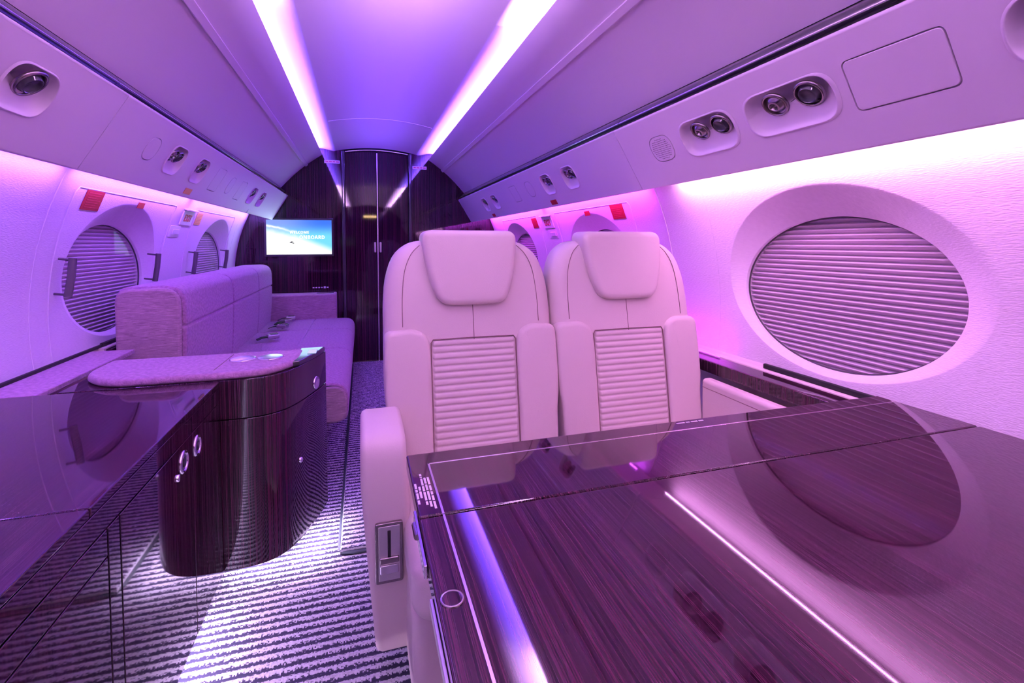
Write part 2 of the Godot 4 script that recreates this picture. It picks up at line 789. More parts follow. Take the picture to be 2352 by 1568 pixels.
	# lower walls beneath the ledges, down to the floor
	for sd: float in [-1.0, 1.0]:
		b = MB.new()
		prof = PackedVector2Array()
		for q in v2([1.10, 0.66, 1.06, 0.62, 1.04, 0.50, 1.0, 0.30, 0.94, 0.12, 0.90, -0.01]):
			prof.append(Vector2(q.x * sd, q.y))
		sweep(b, prof, Z_FRONT, Z_BACK)
		struct("baseboard_" + ("left" if sd < 0 else "right"), b, mat.leather, "pale lower side panel below the window ledge")


var WIN_A := 0.318
var WIN_B := 0.215
var WIN_Y := 0.897
var WIN_X := 1.122


func wall_patch(b: MB, sd: float, zc: float, z0: float, z1: float, y0: float, y1: float) -> void:
	# the piece of side wall round one oval window, dished towards the pane
	var ang := PackedFloat32Array()
	for i in 120:
		ang.append(TAU * i / 120.0)
	for q in [Vector2(z0, y0), Vector2(z0, y1), Vector2(z1, y0), Vector2(z1, y1)]:
		ang.append(fposmod(atan2((q.y - WIN_Y) / WIN_B, (q.x - zc) / WIN_A), TAU))
	ang.sort()
	var rows := []
	var taus := [0.0, 0.03, 0.1, 0.2, 0.32, 0.45, 0.58, 0.7, 0.8, 0.88, 0.94, 1.0]
	var outs := [0.25, 0.5, 0.75, 1.0]
	var reveal := PackedVector3Array()
	for i in ang.size():
		var a := ang[i]
		reveal.append(Vector3(sd * (WIN_X + 0.035), WIN_Y + sin(a) * WIN_B, zc + cos(a) * WIN_A))
	rows.append(reveal)
	for t in taus:
		var row := PackedVector3Array()
		for a in ang:
			var pw := Vector2(zc + cos(a) * WIN_A, WIN_Y + sin(a) * WIN_B)
			var pd := Vector2(zc + 0.014 + cos(a) * 0.374, WIN_Y + 0.026 + sin(a) * (0.275 if sin(a) > 0 else 0.254))
			var q := pw.lerp(pd, t)
			var f := pow(1.0 - t, 1.3)
			row.append(Vector3(sd * lerpf(wall_x(q.y), WIN_X, f), q.y, q.x))
		rows.append(row)
	for t in outs:
		var row := PackedVector3Array()
		for a in ang:
			var pd := Vector2(zc + 0.014 + cos(a) * 0.374, WIN_Y + 0.026 + sin(a) * (0.275 if sin(a) > 0 else 0.254))
			var dr := Vector2(cos(a) * WIN_A, sin(a) * WIN_B)
			var k := 1e9
			if dr.x > 1e-6:
				k = minf(k, (z1 - zc) / dr.x)
			elif dr.x < -1e-6:
				k = minf(k, (z0 - zc) / dr.x)
			if dr.y > 1e-6:
				k = minf(k, (y1 - WIN_Y) / dr.y)
			elif dr.y < -1e-6:
				k = minf(k, (y0 - WIN_Y) / dr.y)
			var pr := Vector2(zc, WIN_Y) + dr * k
			var q := pd.lerp(pr, t)
			row.append(Vector3(sd * wall_x(q.y), q.y, q.x))
		rows.append(row)
	b.grid(rows, true)


func wall_plain(b: MB, sd: float, z0: float, z1: float, y0: float, y1: float) -> void:
	var rows := []
	for i in 13:
		var y := lerpf(y0, y1, i / 12.0)
		rows.append(PackedVector3Array([Vector3(sd * wall_x(y), y, z0), Vector3(sd * wall_x(y), y, z1)]))
	b.grid(rows)


func on_wall(sd: float, y: float, z: float, off := 0.0) -> Vector3:
	var nx := wall_x(y) / WALL_R
	var ny := (y - WALL_CY) / WALL_R
	return Vector3(sd * (wall_x(y) - nx * off), y - ny * off, z)


func wall_frame(sd: float, y: float, z: float, off := 0.0) -> Transform3D:
	# local z points into the cabin, local y up along the wall, local x to the viewer's right
	var nin := Vector3(-sd * wall_x(y) / WALL_R, -(y - WALL_CY) / WALL_R, 0)
	var xx := Vector3(0, 0, sd)
	var yy := nin.cross(xx)
	return Transform3D(Basis(xx, yy, nin), on_wall(sd, y, z, off))


func wall_line(b: MB, sd: float, pts: Array, r: float) -> void:
	# a bead that follows the wall through (z, y) points
	var path := PackedVector3Array()
	for i in pts.size() - 1:
		var k := maxi(1, int(absf(pts[i + 1].y - pts[i].y) / 0.04))
		for j in k:
			var q: Vector2 = pts[i].lerp(pts[i + 1], float(j) / k)
			path.append(on_wall(sd, q.y, q.x, 0.0005))
	path.append(on_wall(sd, pts[-1].y, pts[-1].x, 0.0005))
	b.tube(path, r, 6)


func build_walls() -> void:
	var y0 := 0.638
	var y1 := 1.30
	for sd: float in [-1.0, 1.0]:
		var o := struct_node("wall_left" if sd < 0 else "wall_right", "pale padded side wall with oval windows")
		var centres: Array = [-2.37, -3.70] if sd < 0 else [-1.025, -2.37, -3.70]
		var edge := Z_BACK
		for zc: float in centres:
			var za: float = zc - 0.415
			var zb: float = zc + 0.415
			if edge - zb > 0.01:
				var b := MB.new()
				wall_plain(b, sd, zb, edge, y0, y1)
				part("panel", b, mat.wall, o)
			var b2 := MB.new()
			wall_patch(b2, sd, zc, za, zb, y0, y1)
			part("window_panel", b2, mat.wall, o)
			edge = za
		var b3 := MB.new()
		wall_plain(b3, sd, Z_FRONT, edge, y0, y1)
		part("panel", b3, mat.wall, o)
		# joints and the outlines of the emergency exit panels
		var zs := -1.83 if sd < 0 else -1.70
		var bj := MB.new()
		wall_line(bj, sd, [Vector2(zs, 1.28), Vector2(zs, y0 + 0.005)], 0.0022)
		part("joint_bead", bj, mat.wall, o)
		for e in [[-1.925, -2.80], [-3.12, -3.96]]:
			var be := MB.new()
			wall_line(be, sd, [Vector2(e[0], y0 + 0.01), Vector2(e[0], 1.205), Vector2(e[0] - 0.012, 1.222), Vector2(e[1], 1.222), Vector2(e[1] - 0.008, 1.205), Vector2(e[1] - 0.008, y0 + 0.01)], 0.0026)
			part("exit_outline", be, mat.wall, o)
		# the windows
		var num := 0
		for zc: float in centres:
			num += 1
			build_window(sd, zc, num + (0 if sd < 0 else 2))


func build_window(sd: float, zc: float, num: int) -> void:
	var o := struct_node("window_%d" % num, "oval cabin window with its pleated shade drawn down")
	# pleated shade: folds of 16 mm, real zigzag
	var b := MB.new()
	var pitch := 0.0152
	var y := WIN_Y - WIN_B - 0.012
	while y < WIN_Y + WIN_B + 0.012:
		var xa := sd * (WIN_X + 0.0335)
		var xb := sd * (WIN_X + 0.0165)
		var m := y + pitch * 0.66
		var rows := []
		for q in [[xa, y], [lerpf(xa, xb, 0.86), m - 0.0018], [xb, m], [lerpf(xa, xb, 0.86), m + 0.0018], [xa, y + pitch]]:
			rows.append(PackedVector3Array([Vector3(q[0], q[1], zc - WIN_A - 0.012), Vector3(q[0], q[1], zc + WIN_A + 0.012)]))
		b.grid(rows)
		y += pitch
	part("pleated_shade", b, mat.shade, o)
	# inner pane
	b = MB.new()
	var ring := PackedVector3Array()
	for i in 72:
		var a := TAU * i / 72.0
		ring.append(Vector3(sd * (WIN_X + 0.008), WIN_Y + sin(a) * (WIN_B - 0.0005), zc + cos(a) * (WIN_A - 0.0005)))
	b.poly(ring, sd > 0)
	part("pane", b, mat.glass, o)
	# seal round the pane
	b = MB.new()
	ring = PackedVector3Array()
	for i in 72:
		var a := TAU * i / 72.0
		ring.append(Vector3(sd * (WIN_X + 0.012), WIN_Y + sin(a) * (WIN_B - 0.001), zc + cos(a) * (WIN_A - 0.001)))
	b.tube(ring, 0.003, 6, true)
	part("seal", b, mat.rubber, o)
	# skin behind the shade
	b = MB.new()
	b.rbox(Vector3(sd * (WIN_X + 0.045), WIN_Y, zc), Vector3(0.01, 0.5, 0.72), 0.002, 1)
	part("outer_pane", b, mat.hull, o)


func build_ledges() -> void:
	# window ledge on both sides
	for sd: float in [-1.0, 1.0]:
		var z0 := Z_FRONT
		var z1 := Z_BACK if sd > 0 else -2.18
		var o := thing("side_ledge", "dark gloss wood window ledge " + ("behind the divan" if sd < 0 else "beside the two cream seats"), "ledge", Vector3(sd * 1.0, 0.62, 0))
		var b := MB.new()
		var pl := rounded(v2([0.985, 0.60, 1.055, 0.60, 1.055, 0.640, 0.985, 0.640] if sd > 0 else [1.036, 0.60, 1.055, 0.60, 1.055, 0.640, 1.036, 0.640]), [0.003, 0.0, 0.002, 0.006], 4)
		if sd < 0:
			pl = mirror(pl)
		b.prism(ccw(pl), Transform3D(Basis.IDENTITY, -o.position), z0, z1, 0.0)
		part("board", b, mat.wood, o)
		b = MB.new()
		pl = rounded(v2([1.056, 0.61, 1.076, 0.61, 1.080, 0.646, 1.062, 0.642]), 0.003, 3)
		if sd < 0:
			pl = mirror(pl)
		b.prism(ccw(pl), Transform3D(Basis.IDENTITY, -o.position), z0, z1, 0.0)
		part("lip", b, mat.leather, o)
		b = MB.new()
		if sd > 0:
			b.rbox(Vector3(1.078, 0.652, -0.62) - o.position, Vector3(0.012, 0.016, 1.19), 0.003, 1)
		else:
			b.rbox(Vector3(-1.078, 0.652, -2.6) - o.position, Vector3(0.012, 0.016, 0.8), 0.003, 1)
		part("slot", b, mat.gap, o)


func build_bulkhead() -> void:
	var tp := PackedVector2Array()
	# side panels of the front bulkhead
	for sd: float in [-1.0, 1.0]:
		var pl := PackedVector2Array(v2([0.287, 0.0, 0.88, 0.0, 0.99, 0.25, 1.07, 0.55, 1.12, 0.64, 1.12, 0.95, 1.08, 1.15, 1.0, 1.32, 0.86, 1.46, 0.78, 1.52, 0.56, 1.74, 0.53, 1.85, 0.287, 1.85]))
		if sd < 0:
			pl = mirror(pl)
		var b := MB.new()
		slab_z(b, ccw(pl), Z_FRONT - 0.03, Z_FRONT)
		struct("wall_front_" + ("left" if sd < 0 else "right"), b, mat.wood, "gloss dark wood bulkhead panel beside the door")
		# door post
		b = MB.new()
		var px := 0.274 * sd
		b.rbox(Vector3(px, ceil_y(0.274) * 0.5 - 0.004, Z_FRONT - 0.005), Vector3(0.026, ceil_y(0.274) - 0.008, 0.055), 0.008, 3)
		struct("trim_%d" % (3 if sd < 0 else 4), b, mat.black, "gloss black post at the side of the double door")
		# door leaf
		b = MB.new()
		pl = PackedVector2Array([Vector2(0.0065, 0.012), Vector2(0.260, 0.012)])
		for i in 9:
			var x := lerpf(0.260, 0.0065, i / 8.0)
			pl.append(Vector2(x, ceil_y(x) - 0.026))
		if sd < 0:
			pl = mirror(pl)
		slab_z(b, ccw(pl), Z_FRONT - 0.045, Z_FRONT - 0.022, 0.002)
		var d := struct("door_%d" % (1 if sd < 0 else 2), b, mat.wood, "gloss dark wood leaf of the double bulkhead door")
		b = MB.new()
		b.prism(stadium(0.0085, 0.045, 0.008), Transform3D(Basis.IDENTITY, Vector3(sd * 0.0225, 1.0, 0)), Z_FRONT - 0.023, Z_FRONT - 0.012, 0.003)
		part("pull", b, mat.satin, d)
		# small pale notice on the panel
		var pn := thing("notice_plate", "small pale notice plate high on the bulkhead " + ("above the television" if sd < 0 else "above the seat headrests"), "sign", Vector3(-0.360 if sd < 0 else 0.358, 1.711 if sd < 0 else 1.693, Z_FRONT))
		b = MB.new()
		b.rbox(Vector3(0, 0, 0.002), Vector3(0.122, 0.026, 0.003), 0.001, 1)
		part("plate", b, mat.white, pn)
		b = MB.new()
		for k in 4:
			b.rbox(Vector3(-0.042 + 0.028 * k, 0.0, 0.0038), Vector3(0.020 + 0.004 * (k % 2), 0.007, 0.0008), 0.0003, 1)
		part("print", b, mat.redink, pn)
	# bright strip between the leaves, arch trim, threshold
	var b2 := MB.new()
	b2.rbox(Vector3(0, 0.908, Z_FRONT - 0.028), Vector3(0.011, 1.795, 0.028), 0.003, 2)
	struct("trim_5", b2, mat.lid, "bright metal strip between the two door leaves")
	b2 = MB.new()
	var path := PackedVector3Array()
	for i in 21:
		var x := lerpf(-0.258, 0.258, i / 20.0)
		path.append(Vector3(x, ceil_y(x) - 0.014, Z_FRONT - 0.018))
	b2.tube(path, 0.008, 8)
	struct("trim_6", b2, mat.lid, "bright curved metal trim over the double door")
	b2 = MB.new()
	b2.rbox(Vector3(0, 0.008, Z_FRONT - 0.02), Vector3(0.53, 0.016, 0.05), 0.004, 2)
	struct("trim_7", b2, mat.lid, "bright metal threshold under the double door")
	b2 = MB.new()
	b2.rbox(Vector3(0, 0.95, Z_FRONT - 0.07), Vector3(0.7, 1.9, 0.02), 0.002, 1)
	struct("wall_front_backing", b2, mat.gap)
	# rear wall of the cabin, behind the viewer
	b2 = MB.new()
	var back := PackedVector2Array()
	for i in 40:
		var a := TAU * i / 40.0
		back.append(Vector2(1.2 * sin(a), 0.78 - 1.2 * cos(a)))
	slab_z(b2, ccw(back), Z_BACK, Z_BACK + 0.03)
	struct("wall_back", b2, mat.wood, "gloss dark wood rear bulkhead")


# ---------------------------------------------------------------- overhead panels
const PSU_T := Vector2(0.703, 1.418)
const PSU_B := Vector2(0.817, 1.228)


func psu_frame(sd: float) -> Transform3D:
	# local x along +z of the cabin times side, local y up the panel, local z out of the panel into the cabin; origin at the panel's top edge, z = 0
	var up := Vector3(sd * (PSU_T.x - PSU_B.x), PSU_T.y - PSU_B.y, 0).normalized()
	var xx := Vector3(0, 0, sd)
	var nn := xx.cross(up)
	return Transform3D(Basis(xx, up, nn), Vector3(sd * PSU_T.x, PSU_T.y, 0))


func recess(o: Node3D, fr: Transform3D, cx: float, cs: float, hw: float, hh: float, rad: float, lamps: Array, sd: float) -> void:
	# a dished bowl with lamp and air nozzle
	var out := stadium(hw, hh, rad, 8)
	var at := fr * Transform3D(Basis.IDENTITY, Vector3(cx, -cs, 0))
	var b := MB.new()
	var rows := []
	for q in [[1.09, 0.0, 0.0005], [1.03, 0.0, 0.0035], [1.0, 0.0, 0.002], [0.95, 0.002, -0.010], [0.88, 0.004, -0.020], [0.75, 0.008, -0.026], [0.4, 0.008, -0.027], [0.02, 0.008, -0.027]]:
		var row := PackedVector3Array()
		for p in out:
			var yy: float = p.y * q[0] + q[1]
			# deeper towards the top, as the fittings look down the cabin
			var zz: float = q[2] * (1.0 + 0.45 * p.y / hh) if q[2] < -0.005 else q[2]
			row.append(at * Vector3(p.x * q[0], yy, zz))
		rows.append(row)
	b.grid(rows, true)
	var r := part("recess", b, mat.panel, o)
	for l in lamps:
		var la := at * Transform3D(Basis.from_euler(Vector3(0.30, 0, 0)), Vector3(l[0], 0.014, -0.011))
		la = la * Transform3D(Basis(Vector3.RIGHT, PI / 2), Vector3.ZERO)
		b = MB.new()
		var s: float = l[1]
		b.lathe(PackedVector2Array([Vector2(s * 1.25, 0.0), Vector2(s * 1.25, 0.004), Vector2(s * 1.12, 0.007), Vector2(s, 0.006), Vector2(s * 0.96, -0.004)]), la, 28)
		part("bezel", b, mat.bronze, r)
		b = MB.new()
		if l[2] == "lamp":
			b.lathe(PackedVector2Array([Vector2(s * 0.97, -0.002), Vector2(s * 0.80, 0.004), Vector2(s * 0.72, 0.010), Vector2(s * 0.66, 0.011), Vector2(s * 0.60, 0.004), Vector2(0.0002, 0.003)]), la, 28)
			part("reading_lamp", b, mat.lens, r)
		else:
			b.lathe(PackedVector2Array([Vector2(s * 0.97, -0.004), Vector2(s * 0.85, 0.003), Vector2(s * 0.55, 0.008), Vector2(s * 0.50, 0.010), Vector2(s * 0.36, 0.010), Vector2(s * 0.33, 0.0), Vector2(0.0002, -0.001)]), la, 28)
			part("air_nozzle", b, mat.bronze, r)


func build_overhead() -> void:
	var L := PSU_T.distance_to(PSU_B)
	for sd: float in [-1.0, 1.0]:
		var fr := psu_frame(sd)
		for zone in 2:
			var za := -1.5115 if zone == 0 else Z_BACK
			var zb := Z_FRONT if zone == 0 else -1.5085
			var lab := "pale overhead panel with lamps and nozzles "
			if sd < 0:
				lab += "above the divan" if zone == 0 else "above the dark gloss credenza"
			else:
				lab += "over the wall ahead of the two seats" if zone == 0 else "above the table and its large oval window"
			var o := thing("overhead_panel", lab, "panel", Vector3.ZERO, "overhead service panels")
			var fit := []      # z, s, half width, half height, radius, lamps
			var flush := []    # z, s, half width, half height, radius
			if sd > 0 and zone == 1:
				fit = [[-0.842, 0.101, 0.110, 0.049, 0.047, [[-0.034, 0.025, "air"], [0.052, 0.026, "lamp"]]], [-1.100, 0.104, 0.100, 0.050, 0.049, [[-0.030, 0.024, "air"], [0.050, 0.025, "lamp"]]], [-0.395, 0.100, 0.070, 0.050, 0.049, [[0.0, 0.026, "lamp"]]]]
				flush = [[-0.617, 0.100, 0.083, 0.049, 0.012], [-1.306, 0.104, 0.052, 0.040, 0.039]]
			elif sd < 0 and zone == 1:
				fit = [[-1.200, 0.094, 0.072, 0.049, 0.048, [[0.008, 0.028, "lamp"]]]]
			else:
				for q in [[-2.00, 0.104], [-2.27, 0.104], [-3.27, 0.112], [-3.54, 0.112]]:
					fit.append([q[0], q[1], 0.066, 0.052, 0.040, [[-0.018, 0.021, "air"], [0.026, 0.021, "lamp"]]])
				flush = [[-1.795, 0.100, 0.042, 0.038, 0.037], [-2.53, 0.108, 0.058, 0.056, 0.012], [-2.76, 0.108, 0.042, 0.045, 0.041], [-2.98, 0.112, 0.055, 0.054, 0.012]] if sd < 0 else [[-2.53, 0.100, 0.050, 0.045, 0.044], [-2.80, 0.100, 0.058, 0.050, 0.012]]
			# the panel itself with real openings
			var cs := CSGCombiner3D.new()
			cs.name = "panel"
			o.add_child(cs)
			cs.transform = fr
			var box := CSGPolygon3D.new()
			box.name = "board"
			box.polygon = PackedVector2Array([Vector2(minf(za * sd, zb * sd), -L), Vector2(maxf(za * sd, zb * sd), -L), Vector2(maxf(za * sd, zb * sd), 0), Vector2(minf(za * sd, zb * sd), 0)])
			box.depth = 0.018
			box.material = mat.panel
			cs.add_child(box)
			box.position = Vector3(0, 0, 0)
			for f in fit:
				var h := CSGPolygon3D.new()
				h.name = "opening"
				h.operation = CSGShape3D.OPERATION_SUBTRACTION
				h.polygon = stadium(f[2] * 1.0, f[3] * 1.0, f[4], 8)
				h.depth = 0.06
				h.material = mat.panel
				cs.add_child(h, true)
				h.position = Vector3(f[0] * sd, -f[1], 0.02)
			for f in flush:
				# groove round a flush cover
				var h := CSGPolygon3D.new()
				h.name = "cut"
				h.operation = CSGShape3D.OPERATION_SUBTRACTION
				h.polygon = stadium(f[2] + 0.0026, f[3] + 0.0026, f[4] + 0.0026, 6)
				h.depth = 0.012
				h.material = mat.panel
				cs.add_child(h, true)
				h.position = Vector3(f[0] * sd, -f[1], 0.004)
			for f in fit:
				recess(o, fr, f[0] * sd, f[1], f[2], f[3], f[4], f[5], sd)
			for f in flush:
				var b := MB.new()
				b.prism(stadium(f[2], f[3], f[4], 6), fr * Transform3D(Basis.IDENTITY, Vector3(f[0] * sd, -f[1], 0)), -0.010, 0.0005, 0.0012)
				var cov := part("cover", b, mat.panel, o)
				if absf(f[0] + 1.306) < 0.01 and sd > 0:
					# loudspeaker grille: rows of small holes
					b = MB.new()
					for gy in range(-5, 6):
						for gx in range(-7, 8):
							var q := Vector2(gx * 0.0062 + (0.0031 if gy % 2 != 0 else 0.0), gy * 0.0062)
							if Vector2(q.x / 0.046, q.y / 0.035).length() < 1.0:
								b.rbox(Vector3(0, 0, 0), Vector3(0.0022, 0.0022, 0.0006), 0.0002, 1, fr * Transform3D(Basis.IDENTITY, Vector3(f[0] * sd + q.x, -f[1] + q.y, 0.0006)))
					part("grille_holes", b, mat.gap, cov).set_meta("kind", "stuff")
			# rounded lips along the lower and upper edge
			var bl := MB.new()
			bl.tube(PackedVector3Array([fr * Vector3(za * sd, -L, -0.006), fr * Vector3(zb * sd, -L, -0.006)]), 0.0062, 10)
			part("lower_lip", bl, mat.panel, o)
			bl = MB.new()
			bl.tube(PackedVector3Array([fr * Vector3(za * sd, 0.0, -0.006), fr * Vector3(zb * sd, 0.0, -0.006)]), 0.0062, 10)
			part("upper_lip", bl, mat.panel, o)
			# shelf behind the lower lip that carries the wall-wash strip
			bl = MB.new()
			var sh := PackedVector2Array([Vector2(0.828, 1.243), Vector2(1.02, 1.286), Vector2(1.02, 1.298), Vector2(0.822, 1.256)])
			if sd < 0:
				sh = mirror(sh)
			slab_z(bl, ccw(sh), za, zb)
			part("light_shelf", bl, mat.panel, o)
	# small notices stuck along the lower edge of the overhead panels
	for q in [[1.0, -2.307, 0.201, mat.red, "small red notice under the overhead panel nearer the cream seats"], [1.0, -3.486, 0.204, mat.red, "small red notice under the overhead panel close to the bulkhead"], [-1.0, -2.282, 0.198, mat.orange, "small orange notice under the overhead panel above the divan"], [-1.0, -3.424, 0.212, mat.white, "tiny pale notice at the overhead panel's end near the television"]]:
		var b := MB.new()
		var at := psu_frame(q[0]) * Transform3D(Basis.IDENTITY, Vector3(q[1] * q[0], -q[2], 0.0012))
		b.rbox(Vector3.ZERO, Vector3(0.075, 0.026, 0.0016), 0.0006, 1, at)
		solo("notice_label", b, q[3], q[4], "label", "small notices on the overhead panels")


# ---------------------------------------------------------------- light
func build_lights() -> void:
	# zone: 0 = front part of the cabin, 1 = rear part, round the viewer. Colours are those of the strips themselves.
	var ceil_col := [lin(0.16, 0.065, 1.0), lin(0.74, 0.42, 1.0)]
	var ceil_e := [3.7, 8.0]
	for sd: float in [-1.0, 1.0]:
		for zone in 2:
			var za := Z_FRONT + 0.02 if zone == 0 else Z_ZONE + 0.06
			var zb := Z_ZONE + 0.06 if zone == 0 else Z_BACK - 0.05
			var le := zb - za
			var zm := (za + zb) / 2.0
			var o := thing("ceiling_led_strip", "hidden light strip in the ceiling cove " + ("on the divan side " if sd < 0 else "on the table side ") + ("ahead of the seats" if zone == 0 else "over the table"), "lamp", Vector3(sd * 0.500, 1.774, zm))
			var b := MB.new()
			b.rbox(Vector3(0, 0, 0), Vector3(0.004, 0.014, le - 0.02), 0.001, 1)
			part("led_tape", b, glow(ceil_col[zone], 0.6), o)
			strip_light("glow", Vector3(-sd * 0.006, 0.0, 0), Vector3(-sd * 0.93, 0.37, 0), 0.012, le - 0.02, ceil_col[zone], ceil_e[zone] * le / 2.6, o)
	# wall wash under the overhead panels
	var wash := [
		[-1.0, Z_FRONT + 0.05, -2.98, lin(0.31, 0.110, 1.0), 0.42, "divan side next to the television"],
		[-1.0, -2.92, -1.86, lin(0.31, 0.110, 1.0), 0.36, "divan side over the middle window"],
		[-1.0, -1.80, Z_BACK - 0.1, lin(0.31, 0.110, 1.0), 1.35, "credenza side"],
		[1.0, Z_FRONT + 0.05, -2.98, lin(0.62, 0.06, 1.0), 0.50, "seat side next to the bulkhead"],
		[1.0, -2.92, -1.74, lin(0.62, 0.06, 1.0), 0.42, "seat side over the middle window"],
		[1.0, -1.54, Z_BACK - 0.1, lin(0.95, 0.38, 1.0), 1.40, "table side"]]
	for q in wash:
		var sd: float = q[0]
		var le: float = q[2] - q[1]
		var o := thing("wall_led_strip", "hidden wall light strip under the overhead panel, " + q[5], "lamp", Vector3(sd * 0.950, 1.262, (q[1] + q[2]) / 2.0))
		var b := MB.new()
		b.rbox(Vector3(0, 0.004, 0), Vector3(0.018, 0.004, le), 0.001, 1)
		part("led_tape", b, glow(q[3], 0.6), o)
		strip_light("glow", Vector3(0, -0.002, 0), Vector3(sd * 0.55, -0.83, 0), 0.012, le, q[3], q[4], o)
	# accent strip along the window ledge behind the seats
	var mg := lin(0.75, 0.03, 1.0)
	var o1 := thing("ledge_led_strip", "hidden magenta light strip along the window ledge by the seats", "lamp", Vector3(1.048, 0.644, -1.98))
	var b1 := MB.new()
	b1.rbox(Vector3(0, 0, 0), Vector3(0.008, 0.004, 1.2), 0.001, 1)
	part("led_tape", b1, glow(mg, 0.6), o1)
	strip_light("glow", Vector3(0, 0.004, 0), Vector3(0.25, 0.97, 0), 0.006, 1.2, mg, 0.16, o1)
	# toe-kick strips
	var toe := lin(0.80, 0.58, 1.0)
	var o2 := thing("toe_kick_led_strip", "hidden light strip under the credenza front", "lamp", Vector3(-0.565, 0.086, 0.3))
	var b2 := MB.new()
	b2.rbox(Vector3(0, 0.003, 0), Vector3(0.012, 0.004, 3.6), 0.001, 1)
	part("led_tape", b2, glow(toe, 0.6), o2)
	strip_light("glow", Vector3(0, -0.002, 0), Vector3(0.45, -0.9, 0), 0.010, 3.6, toe, 3.0, o2)
	o2 = thing("toe_kick_led_strip", "hidden light strip under the divan's rounded end cabinet", "lamp", Vector3(-0.42, 0.084, -1.70))
	b2 = MB.new()
	b2.rbox(Vector3(0, 0.003, 0), Vector3(0.20, 0.004, 0.012), 0.001, 1)
	part("led_tape", b2, glow(toe, 0.6), o2)
	strip_light("glow", Vector3(0, -0.002, 0), Vector3(0.2, -1, 0.35), 0.010, 0.20, toe, 0.16, o2, Vector3(1, 0, 0))
	strip_light("glow", Vector3(0.115, -0.002, -0.07), Vector3(0.5, -1, 0.1), 0.010, 0.20, toe, 0.16, o2, Vector3(-0.35, 0, 1).normalized())


# ---------------------------------------------------------------- furniture
func build_credenza() -> void:
	var o := thing("credenza", "long gloss dark wood credenza with mirror-bright front below the window wall", "credenza", Vector3(-0.75, 0, 0.2))
	var p := -o.position
	var b := MB.new()
	b.rbox(Vector3(-0.800, 0.345, 0.30) + p, Vector3(0.50, 0.52, 3.69), 0.003, 1)
	part("carcass", b, mat.wood, o)
	b = MB.new()
	b.rbox(Vector3(-0.85, 0.04, 0.30) + p, Vector3(0.46, 0.08, 3.69), 0.003, 1)
	part("plinth", b, mat.wood, o)
	# fronts with true gaps
	var fronts := [[-1.545, 2.14, 0.588, 0.628], [-1.545, -1.3165, 0.088, 0.585], [-1.3135, -0.9535, 0.088, 0.585], [-0.9505, -0.9125, 0.088, 0.585], [-0.9095, -0.20, 0.542, 0.585], [-0.9095, -0.20, 0.088, 0.539], [-0.197, 0.56, 0.088, 0.585], [0.563, 1.35, 0.088, 0.585], [1.353, 2.14, 0.088, 0.585]]
	for f in fronts:
		b = MB.new()
		b.rbox(Vector3(-0.5335, (f[2] + f[3]) / 2, (f[0] + f[1]) / 2) + p, Vector3(0.021, f[3] - f[2], f[1] - f[0]), 0.0015, 2)
		part("front_panel", b, mat.wood, o)
	# round sockets and a latch set in the front
	for z in [-1.253, -1.347]:
		b = MB.new()
		var at := Transform3D(Basis(Vector3(0, 0, 1), -PI / 2), Vector3(-0.5230, 0.543, z) + p)
		b.lathe(PackedVector2Array([Vector2(0.026, -0.002), Vector2(0.026, 0.002), Vector2(0.023, 0.004), Vector2(0.020, 0.003), Vector2(0.019, 0.0005)]), at, 32)
		var s := part("socket", b, mat.chrome, o)
		b = MB.new()
		b.lathe(PackedVector2Array([Vector2(0.0195, 0.0006), Vector2(0.012, 0.001), Vector2(0.0002, 0.001)]), at, 24)
		part("socket_face", b, mat.satin, s)
		b = MB.new()
		b.rbox(Vector3(-0.5212, 0.543, z) + p, Vector3(0.003, 0.020, 0.014), 0.001, 1)
		part("socket_port", b, mat.rubber, s)
	b = MB.new()
	b.lathe(PackedVector2Array([Vector2(0.008, -0.002), Vector2(0.008, 0.003), Vector2(0.006, 0.005), Vector2(0.0002, 0.005)]), Transform3D(Basis(Vector3(0, 0, 1), -PI / 2), Vector3(-0.5230, 0.524, -1.213) + p), 20)
	part("latch", b, mat.chrome, o)
	# worktop, in two lengths
	var t := thing("worktop", "wide gloss dark wood worktop mirroring the window wall", "worktop", Vector3(-0.80, 0.63, 0.2))
	for z in [[-1.547, -0.862], [-0.859, 2.20]]:
		b = MB.new()
		b.rbox(Vector3(-0.801, 0.6375, (z[0] + z[1]) / 2) - t.position, Vector3(0.558, 0.015, z[1] - z[0]), 0.0025, 2)
		part("top_length", b, mat.top, t)
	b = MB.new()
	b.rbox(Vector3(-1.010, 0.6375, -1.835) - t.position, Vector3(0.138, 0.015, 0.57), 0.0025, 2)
	part("reflection_panel", b, mat.cloth, t)  # mauve cloth colour stands in for the violet wall reflected in gloss wood
	b = MB.new()
	b.rbox(Vector3(-1.0785, 0.650, 0.0) - t.position, Vector3(0.010, 0.012, 4.4), 0.003, 1)
	part("back_joint", b, mat.gap, t)


func plan_y(b: MB, pl: PackedVector2Array, y0: float, y1: float, bevel: float, off: Vector3, crease := 32.0) -> MB:
	# pl: (x, z) outline, extruded upwards
	var q := PackedVector2Array()
	for p in pl:
		q.append(Vector2(p.x, -p.y))
	return b.prism(ccw(q), Transform3D(Basis(Vector3.RIGHT, Vector3(0, 0, -1), Vector3.UP), off), y0, y1, bevel, crease)


